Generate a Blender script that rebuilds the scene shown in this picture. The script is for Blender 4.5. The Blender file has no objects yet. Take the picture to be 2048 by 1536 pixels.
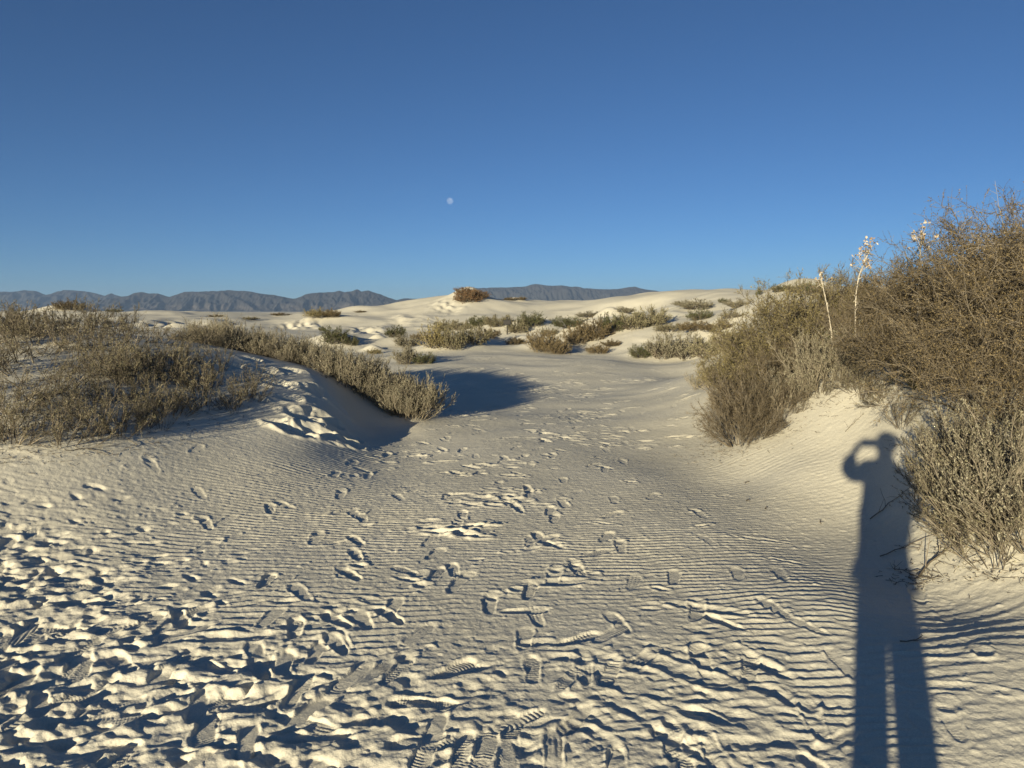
import bpy, bmesh, math, random
import numpy as np
from mathutils import Vector, Matrix

# ------------------------------------------------------------------ camera, world, sun, exposure
F = 1480.0                     # focal length in pixels of the 2048 px wide photograph
PITCH = math.atan(145.0 / F)   # looking slightly down
CAM = np.array([0.0, 0.0, 1.6])
SUN_EL = math.radians(9.0)
SUN_AZ = math.radians(180 + 25.9)      # compass-like: 0 = +Y, 90 = +X ; the sun is behind the left shoulder

sc = bpy.context.scene
cam_d = bpy.data.cameras.new('camera')
cam_o = bpy.data.objects.new('camera', cam_d)
sc.collection.objects.link(cam_o)
cam_d.sensor_width = 36.0
cam_d.lens = 36.0 * F / 2048.0
cam_d.clip_start = 0.02
cam_d.clip_end = 120000.0
cam_o.location = CAM
cam_o.rotation_euler = (math.pi / 2 - PITCH, 0, 0)
sc.camera = cam_o

w = bpy.data.worlds.new('World'); sc.world = w; w.use_nodes = True
nt = w.node_tree; nt.nodes.clear()
sky = nt.nodes.new('ShaderNodeTexSky'); sky.sky_type = 'NISHITA'; sky.sun_disc = False
sky.sun_elevation = SUN_EL; sky.sun_rotation = SUN_AZ
sky.altitude = 4000; sky.air_density = 1.0; sky.dust_density = 0.0; sky.ozone_density = 4.2
bg = nt.nodes.new('ShaderNodeBackground'); bg.inputs['Strength'].default_value = 0.051
wo = nt.nodes.new('ShaderNodeOutputWorld')
nt.links.new(sky.outputs[0], bg.inputs[0]); nt.links.new(bg.outputs[0], wo.inputs[0])

sl = bpy.data.lights.new('sun', 'SUN'); sl.energy = 5.0; sl.angle = math.radians(0.53); sl.color = (1.0, 0.885, 0.63)
so = bpy.data.objects.new('sun', sl); sc.collection.objects.link(so)
to_sun = Vector((math.sin(SUN_AZ) * math.cos(SUN_EL), math.cos(SUN_AZ) * math.cos(SUN_EL), math.sin(SUN_EL)))
so.rotation_euler = to_sun.to_track_quat('Z', 'Y').to_euler()
so.location = (-20, -40, 20)

sc.view_settings.view_transform = 'Standard'; sc.view_settings.look = 'None'
sc.view_settings.gamma = 1.0; sc.view_settings.use_curve_mapping = False
sc.view_settings.exposure = 0.86
sc.cycles.max_bounces = 5; sc.cycles.diffuse_bounces = 2; sc.cycles.transparent_max_bounces = 6
sc.cycles.volume_bounces = 0
HAZE_D = 0.000040

# ------------------------------------------------------------------ helpers
def ray(px, py):
    dx = (px - 1024.0) / F; cy = (768.0 - py) / F
    cp, sp = math.cos(PITCH), math.sin(PITCH)
    d = np.array([dx, cp + cy * sp, -sp + cy * cp])
    return d

def W(px, py, D):
    d = ray(px, py)
    return CAM + d * (D / d[1])

def tag(o, label=None, cat=None, group=None, kind=None):
    if label: o['label'] = label
    if cat: o['category'] = cat
    if group: o['group'] = group
    if kind: o['kind'] = kind
    return o

def link(o, parent=None):
    sc.collection.objects.link(o)
    if parent is not None: o.parent = parent
    return o

def empty(name, loc=(0, 0, 0), rz=0.0):
    o = bpy.data.objects.new(name, None); o.empty_display_size = 0.1
    o.location = loc; o.rotation_euler = (0, 0, rz)
    return link(o)

def np_mesh(name, V, Fc, k, mat, smooth=False):
    """V (N,3), Fc (M,k) faces with k corners"""
    V = np.ascontiguousarray(V, dtype=np.float32); Fc = np.ascontiguousarray(Fc, dtype=np.int32)
    me = bpy.data.meshes.new(name)
    me.vertices.add(len(V)); me.vertices.foreach_set('co', V.ravel())
    me.loops.add(Fc.size); me.loops.foreach_set('vertex_index', Fc.ravel())
    me.polygons.add(len(Fc))
    me.polygons.foreach_set('loop_start', np.arange(0, Fc.size, k, dtype=np.int32))
    if smooth: me.polygons.foreach_set('use_smooth', np.ones(len(Fc), dtype=bool))
    me.update(calc_edges=True)
    if mat: me.materials.append(mat)
    return me

# ------------------------------------------------------------------ noise
def value_noise(x, y, seed, scale):
    """smooth value noise at numpy positions, period large"""
    rs = np.random.RandomState(seed)
    N = 256
    T = rs.rand(N, N)
    xs = x / scale; ys = y / scale
    xi = np.floor(xs).astype(np.int64); yi = np.floor(ys).astype(np.int64)
    fx = xs - xi; fy = ys - yi
    fx = fx * fx * fx * (fx * (fx * 6 - 15) + 10); fy = fy * fy * fy * (fy * (fy * 6 - 15) + 10)
    a = T[xi % N, yi % N]; b = T[(xi + 1) % N, yi % N]; c = T[xi % N, (yi + 1) % N]; d = T[(xi + 1) % N, (yi + 1) % N]
    return (a * (1 - fx) + b * fx) * (1 - fy) + (c * (1 - fx) + d * fx) * fy - 0.5

def fbm(x, y, seed, scale, octv=3, gain=0.5):
    s = 0; a = 1.0
    for i in range(octv):
        ca, sa = math.cos(i * 1.1 + 0.4), math.sin(i * 1.1 + 0.4)
        s = s + a * value_noise(x * ca - y * sa, x * sa + y * ca, seed + i * 17, scale / 2 ** i)
        a *= gain
    return s

def sstep(a, b, x):
    t = np.clip((x - a) / (b - a), 0, 1)
    return t * t * (3 - 2 * t)

# ------------------------------------------------------------------ terrain control points
CP = []   # x, y, z
def cz(px, D, z): CP.append(((px - 1024.0) / F * D / 1.0 * 1.0, D, z))
def cp(px, py, D): p = W(px, py, D); CP.append((p[0], p[1], p[2]))
# flat foreground and pan
for D in (0.6, 1.3, 2.2, 3.0):
    for x in (-5, -2.5, -1.2, 0, 1.2): CP.append((x, D, 0.0))
for a in (0.35, 0.6): CP.append((a * 3, 1.2, 0.0))
for px, D in ((300, 4), (500, 4.6), (700, 4.5), (900, 4), (900, 6), (900, 8.5), (1100, 4), (1100, 6),
              (1100, 9), (1300, 4.5), (1300, 7), (1450, 5.2), (1000, 11), (1200, 11), (900, 13.5), (1050, 14), (1200, 15),
              (880, 17), (1000, 18), (1150, 19), (1300, 17.5), (1000, 22), (1200, 22), (1400, 18), (900, 21), (800, 19), (780, 15.5), (1350, 21), (600, 17), (700, 20)):
    cz(px, D, (max(0, D - 17) * 0.035) if not (13.9 < D < 17.8 and 1000 < px < 1250) else -0.07)
# left mound
for D, L in ((4.0, ((-300, .05), (0, 0), (200, 0))), (5.0, ((-300, .25), (0, .12), (200, .05), (400, 0))), (6.0, ((-300, .62), (0, .43), (200, .27), (400, .10), (560, .03), (700, 0))),
             (7.0, ((-300, .92), (0, .76), (200, .57), (400, .31), (560, .16), (680, .05), (800, 0))), (8.0, ((-300, 1.12), (0, 1.0), (200, .83), (400, .53), (560, .34), (660, .15), (740, .03), (820, 0))),
             (9.0, ((-300, 1.27), (0, 1.18), (200, 1.08), (400, .80), (560, .58), (640, .42), (700, .13), (760, .01))),
             (10.0, ((-300, 1.38), (0, 1.33), (200, 1.28), (310, 1.20), (430, 1.02), (560, .82), (640, .66), (690, .30), (730, .05), (850, 0)))):
    for px, z in L: cz(px, D, z)
for t in ((430, 692, 11.0), (560, 718, 11.2)): cp(*t)
for t in ((-300, 14, 0.9),
          (0, 13, 1.15), (0, 17, 0.5), (200, 13, 1.0), (200, 16.5, 0.3), (310, 13, 0.85), (430, 13, 0.65), (430, 15.5, 0.1), (560, 12.4, 0.5), (560, 14.2, 0.05),
          (700, 10.3, 0.32), (760, 10.3, 0.06), (850, 10.3, 0.0),
          (640, 10.9, 0.76), (700, 10.9, 0.53), (760, 10.8, 0.28), (815, 10.7, 0.10), (865, 10.8, 0.02), (640, 12.4, 0.42), (700, 12.2, 0.25), (760, 12, 0.12), (840, 12, 0.0),
          (700, 13.8, 0)): cz(*t)
# right bank
for t in ((1400, 905, 8.3), (1500, 960, 6.95), (1600, 1025, 5.8), (1750, 1110, 4.75), (1900, 1205, 3.98),
          (1770, 880, 6.5), (1770, 960, 5.95), (1770, 1040, 5.35), (1770, 820, 7.05), (1760, 760, 7.7), (1700, 765, 8.0), (1600, 840, 7.9),
          (1650, 900, 7.0), (1600, 940, 6.7), (1500, 900, 7.7), (1430, 880, 8.7), (1600, 775, 8.9), (1500, 800, 9.9), (1420, 785, 11.5), (1340, 800, 12.4),
          (1600, 700, 10.5), (1700, 680, 9.6), (1800, 700, 8.2), (1900, 800, 6.1), (1900, 950, 5.15), (1900, 1050, 4.7), (2048, 1170, 3.9),
          (2048, 1000, 4.45), (2048, 850, 5.0), (2048, 700, 6.1), (1900, 680, 7.6), (2048, 630, 8.5), (1600, 640, 13.5), (1750, 625, 12), (1900, 620, 10.5), (1500, 735, 12.5),
          (1500, 690, 15.5)): cp(*t)
for t in ((2048, 3.3, 0.08), (2048, 2.6, 0.04), (1700, 3.9, 0.03), (1850, 3.0, 0.03), (1600, 3.0, 0.01), (2400, 3.5, 0.3), (2400, 5.0, 1.2), (2400, 8, 1.8), (2400, 2.4, 0.0), (2048, 12, 1.9), (1800, 16, 1.5), (2400, 14, 1.6)): cz(*t)
# hill on the right skyline and slopes behind the pan
for t in ((1580, 578, 27), (1640, 590, 24), (1520, 600, 30), (1480, 640, 24), (1440, 690, 22), (1700, 600, 24), (1900, 600, 24),
          (1250, 712, 24.5), (1350, 713, 24), (1420, 712, 22.5), (1300, 668, 27.0), (1250, 650, 30), (1400, 660, 26.5), (1330, 644, 33), (1180, 690, 28), (1150, 706, 26),
          (1180, 655, 36), (1100, 664, 34), (1050, 700, 27), (960, 690, 29), (1040, 672, 34), (880, 697, 28), (930, 668, 36), (820, 700, 29), (1000, 650, 42),
          (1640, 578, 50), (1500, 579, 53), (1400, 583, 55), (1300, 586, 58), (1230, 594, 60), (1160, 603, 63), (1050, 600, 62), (1300, 637, 46), (1200, 634, 50), (1450, 622, 42), (1380, 600, 49), (1380, 628, 43),
          (1480, 603, 43), (1100, 640, 50), (1050, 628, 53), (1000, 640, 48), (1010, 605, 58),
          (935, 586, 60), (900, 592, 60), (860, 602, 58), (780, 622, 56), (700, 638, 52), (800, 662, 42), (940, 640, 48), (985, 604, 60), (870, 650, 45), (740, 665, 41),
          (600, 640, 52), (620, 662, 40), (700, 684, 34), (640, 700, 29), (560, 660, 40), (400, 625, 85), (300, 640, 50), (450, 650, 45), (100, 636, 55), (0, 630, 80),
          (640, 668, 37), (300, 665, 32), (100, 665, 30), (750, 690, 31), (300, 700, 22), (500, 700, 24)): cp(*t)
for t in ((-300, 20, 0.4), (-300, 40, 0.5), (2400, 30, 2), (2400, 60, 3), (1900, 60, 3.2), (1640, 75, 2.3), (1500, 80, 2.2), (1300, 90, 1.9), (1100, 125, 1.2), (935, 100, 1.5), (780, 90, 0.9),
          (600, 80, 1.1), (400, 130, 1.0), (200, 120, 1.2), (0, 130, 1.0), (-300, 120, 1.0), (2400, 120, 1.5), (1900, 130, 1.2)): cz(*t)
for px in (-300, 0, 300, 600, 900, 1200, 1500, 1900, 2400):
    for D in (200, 320): cz(px, D, 0.9)
CP = np.array(CP)

TS = 1.0     # weight of theta against ln r
def uv(x, y):
    return np.arctan2(x, y) * TS, np.log(np.hypot(x, y)) * 0.62

def tps_fit(P, lam=2e-4):
    u, v = uv(P[:, 0], P[:, 1]); n = len(P)
    d2 = (u[:, None] - u[None]) ** 2 + (v[:, None] - v[None]) ** 2
    K = 0.5 * d2 * np.log(d2 + 1e-12)
    A = np.zeros((n + 3, n + 3)); A[:n, :n] = K + lam * np.eye(n)
    A[:n, n] = 1; A[:n, n + 1] = u; A[:n, n + 2] = v; A[n, :n] = 1; A[n + 1, :n] = u; A[n + 2, :n] = v
    return u, v, np.linalg.solve(A, np.concatenate([P[:, 2], [0, 0, 0]]))
_tu, _tv, _tw = tps_fit(CP)
def tps_eval(U, V):
    out = np.empty(U.size); Uf = U.ravel(); Vf = V.ravel()
    for s in range(0, U.size, 20000):
        a = Uf[s:s + 20000]; b = Vf[s:s + 20000]
        d2 = (a[:, None] - _tu[None]) ** 2 + (b[:, None] - _tv[None]) ** 2
        out[s:s + 20000] = (0.5 * d2 * np.log(d2 + 1e-12)) @ _tw[:-3] + _tw[-3] + _tw[-2] * a + _tw[-1] * b
    return out.reshape(U.shape)

# coarse table (theta within +-0.75 rad), then tapered outside
TH_C = np.linspace(-0.86, 0.86, 345); LR_C = np.linspace(math.log(0.5), math.log(300), 420)
ZC = tps_eval(*np.meshgrid(TH_C * TS, LR_C * 0.62))          # rows = r

def cubic_weights(src, q):
    """matrix (len(q), len(src)) for Catmull-Rom interpolation on a uniform axis"""
    n = len(src); t = (np.clip(q, src[0], src[-1]) - src[0]) / (src[1] - src[0])
    i = np.clip(np.floor(t).astype(int), 0, n - 2); f = t - i
    Wm = np.zeros((len(q), n)); rows = np.arange(len(q))
    for k, c in ((-1, -0.5 * f + f * f - 0.5 * f ** 3), (0, 1 - 2.5 * f * f + 1.5 * f ** 3), (1, 0.5 * f + 2 * f * f - 1.5 * f ** 3), (2, -0.5 * f * f + 0.5 * f ** 3)):
        np.add.at(Wm, (rows, np.clip(i + k, 0, n - 1)), c)
    return Wm

# ------------------------------------------------------------------ the sheet of sand : polar grid round the standing point
def graded(segs):
    out = [segs[0][0]]
    for a, b, s in segs:
        n = max(1, int(round(math.log(b / a) / s)))
        out += list(a * (b / a) ** (np.arange(1, n + 1) / n))
    return np.array(out)
R = graded([(0.15, 1.9, 0.03), (1.9, 6.0, 0.0021), (6.0, 32.0, 0.0030), (32, 130, 0.006), (130, 600, 0.012), (600, 30000, 0.06)])
TE = 0.80                      # the finely divided part of the sheet reaches this far to either side
DN = 830.0
dense = np.arange(-TE, TE + 1e-4, 1 / DN)
side = np.linspace(TE, 2 * math.pi - TE, 260)[1:-1]
TH = np.concatenate([dense, side])
NR, NT = len(R), len(TH)
print('ground grid', NR, NT, NR * NT)
thw = (TH + math.pi) % (2 * math.pi) - math.pi
RR = R[:, None]; TT = thw[None, :]
X = RR * np.sin(TT); Y = RR * np.cos(TT)
lrq = np.log(np.clip(R, 0.5, 300))
Z = cubic_weights(LR_C, lrq) @ ZC @ cubic_weights(TH_C, np.clip(thw, -0.85, 0.85)).T
tap = 1 - sstep(0.85, 1.6, np.abs(thw))[None, :]
Z = Z * tap
Z *= sstep(0.6, 2.0, RR)                       # level where the photographer stands
farw = sstep(130, 300, RR)
Z = Z * (1 - farw) + farw * (-1.2 + 0.0)
# far low dunes
dun = fbm(X, Y * 0.6, 5, 60.0, 4)
Z += dun * 2.3 * sstep(90, 220, RR) * (1 - sstep(1500, 6000, RR) * 0.5)
# soft undulation
amp = 0.05 * sstep(3, 12, RR) + 0.25 * sstep(30, 90, RR)
Z += fbm(X, Y, 11, 2.2, 3) * 0.05 * sstep(3.0, 9, RR) * np.minimum(RR / 10.0, 1.5)
Z += fbm(X, Y, 31, 7.0, 3) * 0.5 * sstep(24, 50, RR)

# index helpers -------------------------------------------------
LR0 = np.log(R)
def grid_z(x, y, G=None):
    """height of the finished sheet under a point (bilinear)"""
    G = Z if G is None else G
    r = math.hypot(x, y); t = math.atan2(x, y)
    i = int(np.clip(np.searchsorted(R, r) - 1, 0, NR - 2)); fi = (r - R[i]) / (R[i + 1] - R[i])
    if abs(t) < TE - 0.002:
        j = (t + TE) * DN; jj = int(j); fj = j - jj
        a, b = jj, jj + 1
    else:
        q = t if t > 0 else t + 2 * math.pi
        j = (q - TE) / (side[1] - side[0]); jj = int(j); fj = j - jj
        a = len(dense) - 1 + jj; b = (a + 1) % NT
        a = a % NT
    fi = min(max(fi, 0), 1)
    return float((G[i, a] * (1 - fj) + G[i, b] * fj) * (1 - fi) + (G[i + 1, a] * (1 - fj) + G[i + 1, b] * fj) * fi)

# sand hummocks held by the far shrubs : (px, D, radius m, height m)
for hpx, hD, hr, hh in ((828, 22.6, 0.8, 0.16), (900, 27.5, 1.3, 0.40), (945, 29.5, 1.0, 0.30), (1088, 27.5, 0.9, 0.32), (1055, 36, 1.6, 0.45), (1000, 38, 1.6, 0.35), (1180, 31, 1.6, 0.5), (1240, 34, 1.6, 0.5), (1300, 36, 1.6, 0.5),
        (1350, 24.2, 1.3, 0.28), (1290, 24.5, 0.5, 0.15), (1420, 25.5, 1.2, 0.3), (1400, 38, 2.2, 0.7), (1140, 38, 1.4, 0.45), (670, 31, 1.3, 0.55), (800, 32, 1.2, 0.30), (745, 29, 0.4, 0.22), (755, 34, 0.5, 0.35), (1345, 40, 1.8, 0.5),
        (940, 59, 1.9, 0.75), (1030, 60, 0.9, 0.35), (1600, 27, 1.6, 0.35), (645, 52, 2.0, 0.5), (137, 90, 4.0, 1.2), (712, 60, 1.6, 0.35), (1215, 33, 0.8, 0.5), (1040, 30, 0.8, 0.3), (970, 31, 0.7, 0.25), (1330, 32, 1.2, 0.35)):
    hx = (hpx - 1024.0) / F * hD
    dd = ((X - hx) / hr) ** 2 + ((Y - hD) / hr) ** 2
    Z += np.where(dd < 9, hh * np.exp(-dd), 0)
ZBASE = Z.copy()
def hit(px, py, D0=2.0, D1=400.0):
    """where the ray through a photo pixel meets the sand"""
    d = ray(px, py); d = d / d[1]
    D = D0
    while D < D1:
        p = CAM + d * D
        if p[2] <= grid_z(p[0], p[1], ZBASE): break
        D *= 1.006
    return p[0], p[1], grid_z(p[0], p[1])

# DETAIL_BEGIN
# --- wind ripples : band-passed noise, its phase gives crests with natural forks
def ripple_field(seed, lam, n=(2048, 2048), step=0.0105, spread=0.22, band=0.20):
    rs = np.random.RandomState(seed)
    f = np.fft.fft2(rs.randn(*n).astype(np.float32))
    kx = np.fft.fftfreq(n[1], step)[None, :]; ky = np.fft.fftfreq(n[0], step)[:, None]
    k = np.hypot(kx, ky) + 1e-9; ang = np.arctan2(kx, ky)
    H = np.exp(-((k * lam - 1) / band) ** 2 - (ang / spread) ** 2)
    g = np.fft.ifft2(f * H).astype(np.complex64)
    return g / np.sqrt(np.mean(np.abs(g) ** 2))

def sample_tile(g, x, y, step=0.0105):
    n0, n1 = g.shape
    a = x / step; b = y / step
    i = np.floor(b).astype(np.int64); j = np.floor(a).astype(np.int64); fy = (b - i).astype(np.float32); fx = (a - j).astype(np.float32)
    i0 = i % n0; i1 = (i + 1) % n0; j0 = j % n1; j1 = (j + 1) % n1
    return (g[i0, j0] * (1 - fx) + g[i0, j1] * fx) * (1 - fy) + (g[i1, j0] * (1 - fx) + g[i1, j1] * fx) * fy

EDGE = 1 - sstep(TE - 0.07, TE - 0.005, np.abs(dense))[None, :]
nr_rip = int(np.searchsorted(R, 16.0)); nd = len(dense)
xs_ = X[:nr_rip, :nd]; ys_ = Y[:nr_rip, :nd]
g1 = ripple_field(3, 0.068); g2 = ripple_field(8, 0.098, spread=0.2)
warp = 0.55 * fbm(xs_, ys_, 51, 3.2, 2) + 0.07 * xs_ * (xs_ < 0) - 0.02 * xs_ + 0.12 * np.clip(xs_ - 1.2, 0, 9) * fbm(xs_, ys_, 61, 1.7, 1)
warpx = 0.5 * fbm(xs_, ys_, 57, 2.5, 2)
warp = warp + 0.035 * fbm(xs_, ys_, 63, 0.45, 2)
c1 = sample_tile(g1, xs_ + warpx, ys_ + warp)
c2 = sample_tile(g2, xs_ + warpx, ys_ + warp * 1.5 - 0.22 * xs_)
def rip_profile(c):
    ph = np.angle(c); am = np.minimum(np.abs(c), 1.2) / 1.2
    return am ** 0.6 * (np.cos(ph) + 0.28 * np.cos(2 * ph - 1.1) + 0.08 * np.cos(3 * ph))
wr = sstep(1.5, 2.2, xs_ - 0.55 * np.maximum(ys_ - 3.4, 0) + 0.5 * fbm(xs_, ys_, 71, 0.9, 2))
rs_ = R[:nr_rip, None]
patch = np.clip(0.75 + 1.1 * fbm(xs_, ys_, 81, 1.1, 3), 0.15, 1.15)
rip = (rip_profile(c1) * 0.0029 * (1 - wr) + rip_profile(c2) * 0.0038 * wr) * patch * (1.12 - 0.12 * sstep(3.0, 5.5, ys_))
rip = rip * (1 - sstep(9.0, 14.0, rs_)) * sstep(1.0, 1.8, rs_)
hz0 = ZBASE[:nr_rip, :nd]
rip *= 1 - 0.85 * sstep(0.15, 0.45, hz0 * (xs_ > 0)) - 0.5 * sstep(0.35, 0.8, hz0 * (xs_ < 0))              # the steep bank faces are smoother
rip = rip * EDGE
Z[:nr_rip, :nd] += rip
# fine grainy roughness of the crust
Z[:nr_rip, :nd] += (fbm(xs_, ys_, 91, 0.035, 3, 0.7) * 0.0026 + np.maximum(fbm(xs_, ys_, 93, 0.05, 2) - 0.42, 0) * 0.02) * (1 - sstep(6, 10, rs_))
# sliding streaks down the right bank
bank = sstep(0.12, 0.35, hz0) * sstep(1.4, 2.2, xs_)
Z[:nr_rip, :nd] += bank * (fbm(xs_ * 0.22 + ys_ * 0.10, ys_ - 0.25 * xs_, 101, 0.24, 2) * 0.0045) * (1 - sstep(8.5, 10, rs_))
# trodden, churned sand of the foreground
def lump(x, y, seed, s):
    n = fbm(x, y, seed, s, 3, 0.45)
    return n
bnd = np.interp(xs_, [-6.0, -3.7, -2.4, -1.4, -0.25, 0.9, 2.5], [6.0, 5.4, 4.6, 3.75, 2.95, 2.7, 2.4])
nb_ = 0.9 * fbm(xs_, ys_, 111, 0.7, 3)
mask_ch = sstep(-0.35, 0.35, bnd - ys_ + nb_)
mask_wk = sstep(-0.4, 0.4, bnd + 0.75 - ys_ + 1.6 * nb_)
mask_ch = np.maximum(mask_ch, 0.30 * mask_wk) * EDGE * (1 - 0.6 * sstep(1.0, 1.8, xs_))
wx = xs_ + 0.10 * fbm(xs_, ys_, 121, 0.3, 2); wy = ys_ + 0.10 * fbm(xs_, ys_, 122, 0.3, 2)
churn = lump(wx * 0.8, wy * 1.25, 131, 0.115) * 0.027 + lump(wx, wy, 137, 0.055) * 0.005
soft = np.where(churn > 0, churn * 0.9, churn)
amp_ch = np.clip(0.60 + 0.5 * (-(xs_) - 0.4) / 1.0, 0.20, 1.1)
Z[:nr_rip, :nd] -= rip * mask_ch * 0.75
Z[:nr_rip, :nd] += soft * mask_ch * amp_ch

# --- footprints
def window(x, y, rad):
    r = math.hypot(x, y); t = math.atan2(x, y)
    i0 = np.searchsorted(R, max(r - rad, 0.2)); i1 = np.searchsorted(R, r + rad)
    dt = rad / r
    j0 = int((t - dt + TE) * DN); j1 = int((t + dt + TE) * DN) + 1
    j0 = max(j0, 0); j1 = min(j1, nd - 1)
    if j1 <= j0 or i1 <= i0: return None
    return slice(i0, i1), slice(j0, j1)

def tread(a, b, kind, rs):
    if kind == 0: return np.zeros_like(a)
    if kind == 1: return 0.0013 * np.tanh(3 * np.sin(2 * math.pi * (a + 0.25 * np.abs(b)) / 0.017))
    if kind == 2: return 0.0014 * np.tanh(3 * np.sin(2 * math.pi * (a + 0.004 * np.sin(b * 160)) / 0.021)) * np.sign(np.cos(2 * math.pi * b / 0.033) * 0.5 + 0.42)
    if kind == 3: return 0.0022 * np.sin(2 * math.pi * a / 0.0095)
    if kind == 4: return 0.0015 * np.tanh(3 * np.sin(2 * math.pi * np.hypot(a - 0.07, b) / 0.022))
    return 0.0015 * np.tanh(3 * (np.sin(2 * math.pi * (a + b * 0.6) / 0.026) * np.sin(2 * math.pi * (a - b * 0.6) / 0.026)))

def shoe(x, y, ang, L=0.29, Wd=0.105, depth=0.018, rim=0.012, kind=1, rs=None, tilt=0.0):
    w_ = window(x, y, L * 0.85)
    if w_ is None: return
    xx = X[w_] - x; yy = Y[w_] - y
    ca, sa = math.cos(ang), math.sin(ang)
    a = xx * ca + yy * sa; b = -xx * sa + yy * ca
    u = a / (L / 2)
    wid = Wd / 2 * (0.86 + 0.16 * u - 0.16 * np.exp(-((u + 0.12) / 0.32) ** 2))
    q = (np.abs(u) ** 2.4 + np.abs(b / np.maximum(wid, 0.02)) ** 2.4) ** (1 / 2.4)
    q = q + 0.10 * value_noise(X[w_], Y[w_], rs.randint(9999), 0.03)
    m = (1 - sstep(0.84, 1.04, q)) * sstep(-0.32, 0.02, value_noise(X[w_], Y[w_], rs.randint(9999), 0.13) + 0.12)
    z = Z[w_]; zb = ZBASE[w_]
    s = m.sum()
    if s < 3: return
    off = float(((z - zb) * m).sum() / s)
    floor = zb + off - depth * (1 + 0.35 * tilt * u) + tread(a, b, kind, rs) * np.clip(0.55 + 2.4 * value_noise(X[w_], Y[w_], rs.randint(9999), 0.09), 0, 1.3)
    Z[w_] = z * (1 - m) + floor * m + rim * np.exp(-((q - 1.17) / 0.14) ** 2) * (0.45 + 0.9 * (value_noise(X[w_], Y[w_], rs.randint(9999), 0.07) + 0.2))

def dent(x, y, ang, L, Wd, depth, rim, rs):
    w_ = window(x, y, max(L, Wd) * 1.3)
    if w_ is None: return
    xx = X[w_] - x; yy = Y[w_] - y
    ca, sa = math.cos(ang), math.sin(ang)
    a = xx * ca + yy * sa; b = -xx * sa + yy * ca
    q = np.hypot(a / (L / 2), b / (Wd / 2)) + 0.35 * value_noise(X[w_], Y[w_], rs.randint(9999), 0.09)
    Z[w_] += -depth * (1 - sstep(0.25, 1.05, q)) + rim * np.exp(-((q - 1.2) / 0.22) ** 2) * (0.5 + 1.2 * (0.3 + value_noise(X[w_], Y[w_], rs.randint(9999), 0.1)))

rs = np.random.RandomState(42)
def mask_at(x, y):
    if y < 1.9: return 0
    r = math.hypot(x, y); t = math.atan2(x, y)
    if abs(t) > TE - 0.02: return 0
    i = min(int(np.searchsorted(R, r)), nr_rip - 1)
    return float(mask_ch[i, int((t + TE) * DN)])
# heavy treading
n = 0
while n < 1400:
    y = rs.uniform(1.7, 5.8); x = rs.uniform(-0.98 * y, 0.62 * y)
    if rs.rand() > mask_at(x, y): continue
    n += 1
    k = 1.0 if x < -0.8 else 0.45
    dent(x, y, rs.normal(0.1, 0.6), rs.uniform(0.07, 0.19), rs.uniform(0.05, 0.095), rs.uniform(0.004, 0.015) * k, rs.uniform(0.0, 0.003) * k, rs)
n = 0
while n < 195:
    y = rs.uniform(1.8, 5.2); x = rs.uniform(-0.98 * y, 0.62 * y)
    if rs.rand() > mask_at(x, y) + 0.02: continue
    n += 1
    shoe(x, y, rs.normal(1.3, 0.7) + (math.pi if rs.rand() < 0.4 else 0), rs.uniform(0.24, 0.31), rs.uniform(0.09, 0.11), rs.uniform(0.003, 0.011),
         rs.uniform(0.001, 0.005), int(rs.choice([0, 1, 2, 3, 4, 5, 1, 2, 5])), rs, rs.uniform(-1, 1))
# tracks wandering away from the viewer
def track(pts, stride=0.62, start=0.0, depth=0.016, kind=1, drag=0.0):
    P = [W(px, py, 1.6 / math.tan(math.atan((py - 768) / F) + PITCH))[:2] if py > 700 else None for px, py in pts]
    s = start; side_ = 1
    for p, q in zip(P[:-1], P[1:]):
        L = math.hypot(*(q - p)); d = (q - p) / L
        while s < L:
            c = p + d * s; nrm = np.array([-d[1], d[0]])
            c = c + nrm * (0.11 * side_ + rs.normal(0, 0.05)); side_ = -side_
            if rs.rand() < 0.85:
                a = math.atan2(d[1], d[0]) + rs.normal(0, 0.15)
                shoe(c[0], c[1], a, rs.uniform(0.25, 0.30), rs.uniform(0.09, 0.11), depth * rs.uniform(0.15, 0.6), 0.001 + 0.004 * rs.rand(), kind, rs, rs.uniform(-1, 1.5))
                if rs.rand() < 0.5: dent(c[0] + d[0] * 0.13, c[1] + d[1] * 0.13, a, 0.13, 0.09, depth * 0.4, 0.005, rs)
            s += stride * rs.uniform(0.8, 1.15)
        s -= L
track([(640, 1500), (800, 1260), (880, 1080), (930, 990), (1010, 930), (1100, 870), (1190, 830), (1260, 800)], kind=2, depth=0.018)
track([(950, 1500), (1010, 1250), (1090, 1080), (1090, 980), (1080, 900), (1130, 850), (1160, 810)], kind=1)
track([(1200, 1500), (1150, 1280), (1120, 1160), (1060, 1000), (960, 950), (890, 930)], kind=5, depth=0.02)
track([(1350, 1480), (1330, 1250), (1280, 1100), (1240, 960), (1230, 880), (1270, 830), (1320, 790)], kind=1, depth=0.010)
track([(1420, 1500), (1440, 1280), (1420, 1120)], kind=2, depth=0.012)
track([(500, 1480), (620, 1200), (680, 1060), (700, 960), (760, 900), (900, 880), (1040, 860)], kind=0, depth=0.014)
track([(560, 1300), (540, 1140), (420, 1050), (340, 980), (420, 940)], kind=0, depth=0.012)
track([(250, 1150), (500, 1030), (690, 960), (760, 940)], kind=0, depth=0.010)
track([(1700, 1450), (1620, 1250), (1480, 1100), (1360, 1020)], kind=1, depth=0.010)
track([(2000, 1480), (1960, 1380), (1900, 1300)], kind=1, depth=0.008)
track([(880, 880), (950, 930), (1060, 970), (1100, 1010)], kind=0, depth=0.018)
track([(700, 1250), (860, 1120), (940, 1010), (1000, 940)], kind=4, depth=0.016)
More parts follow.
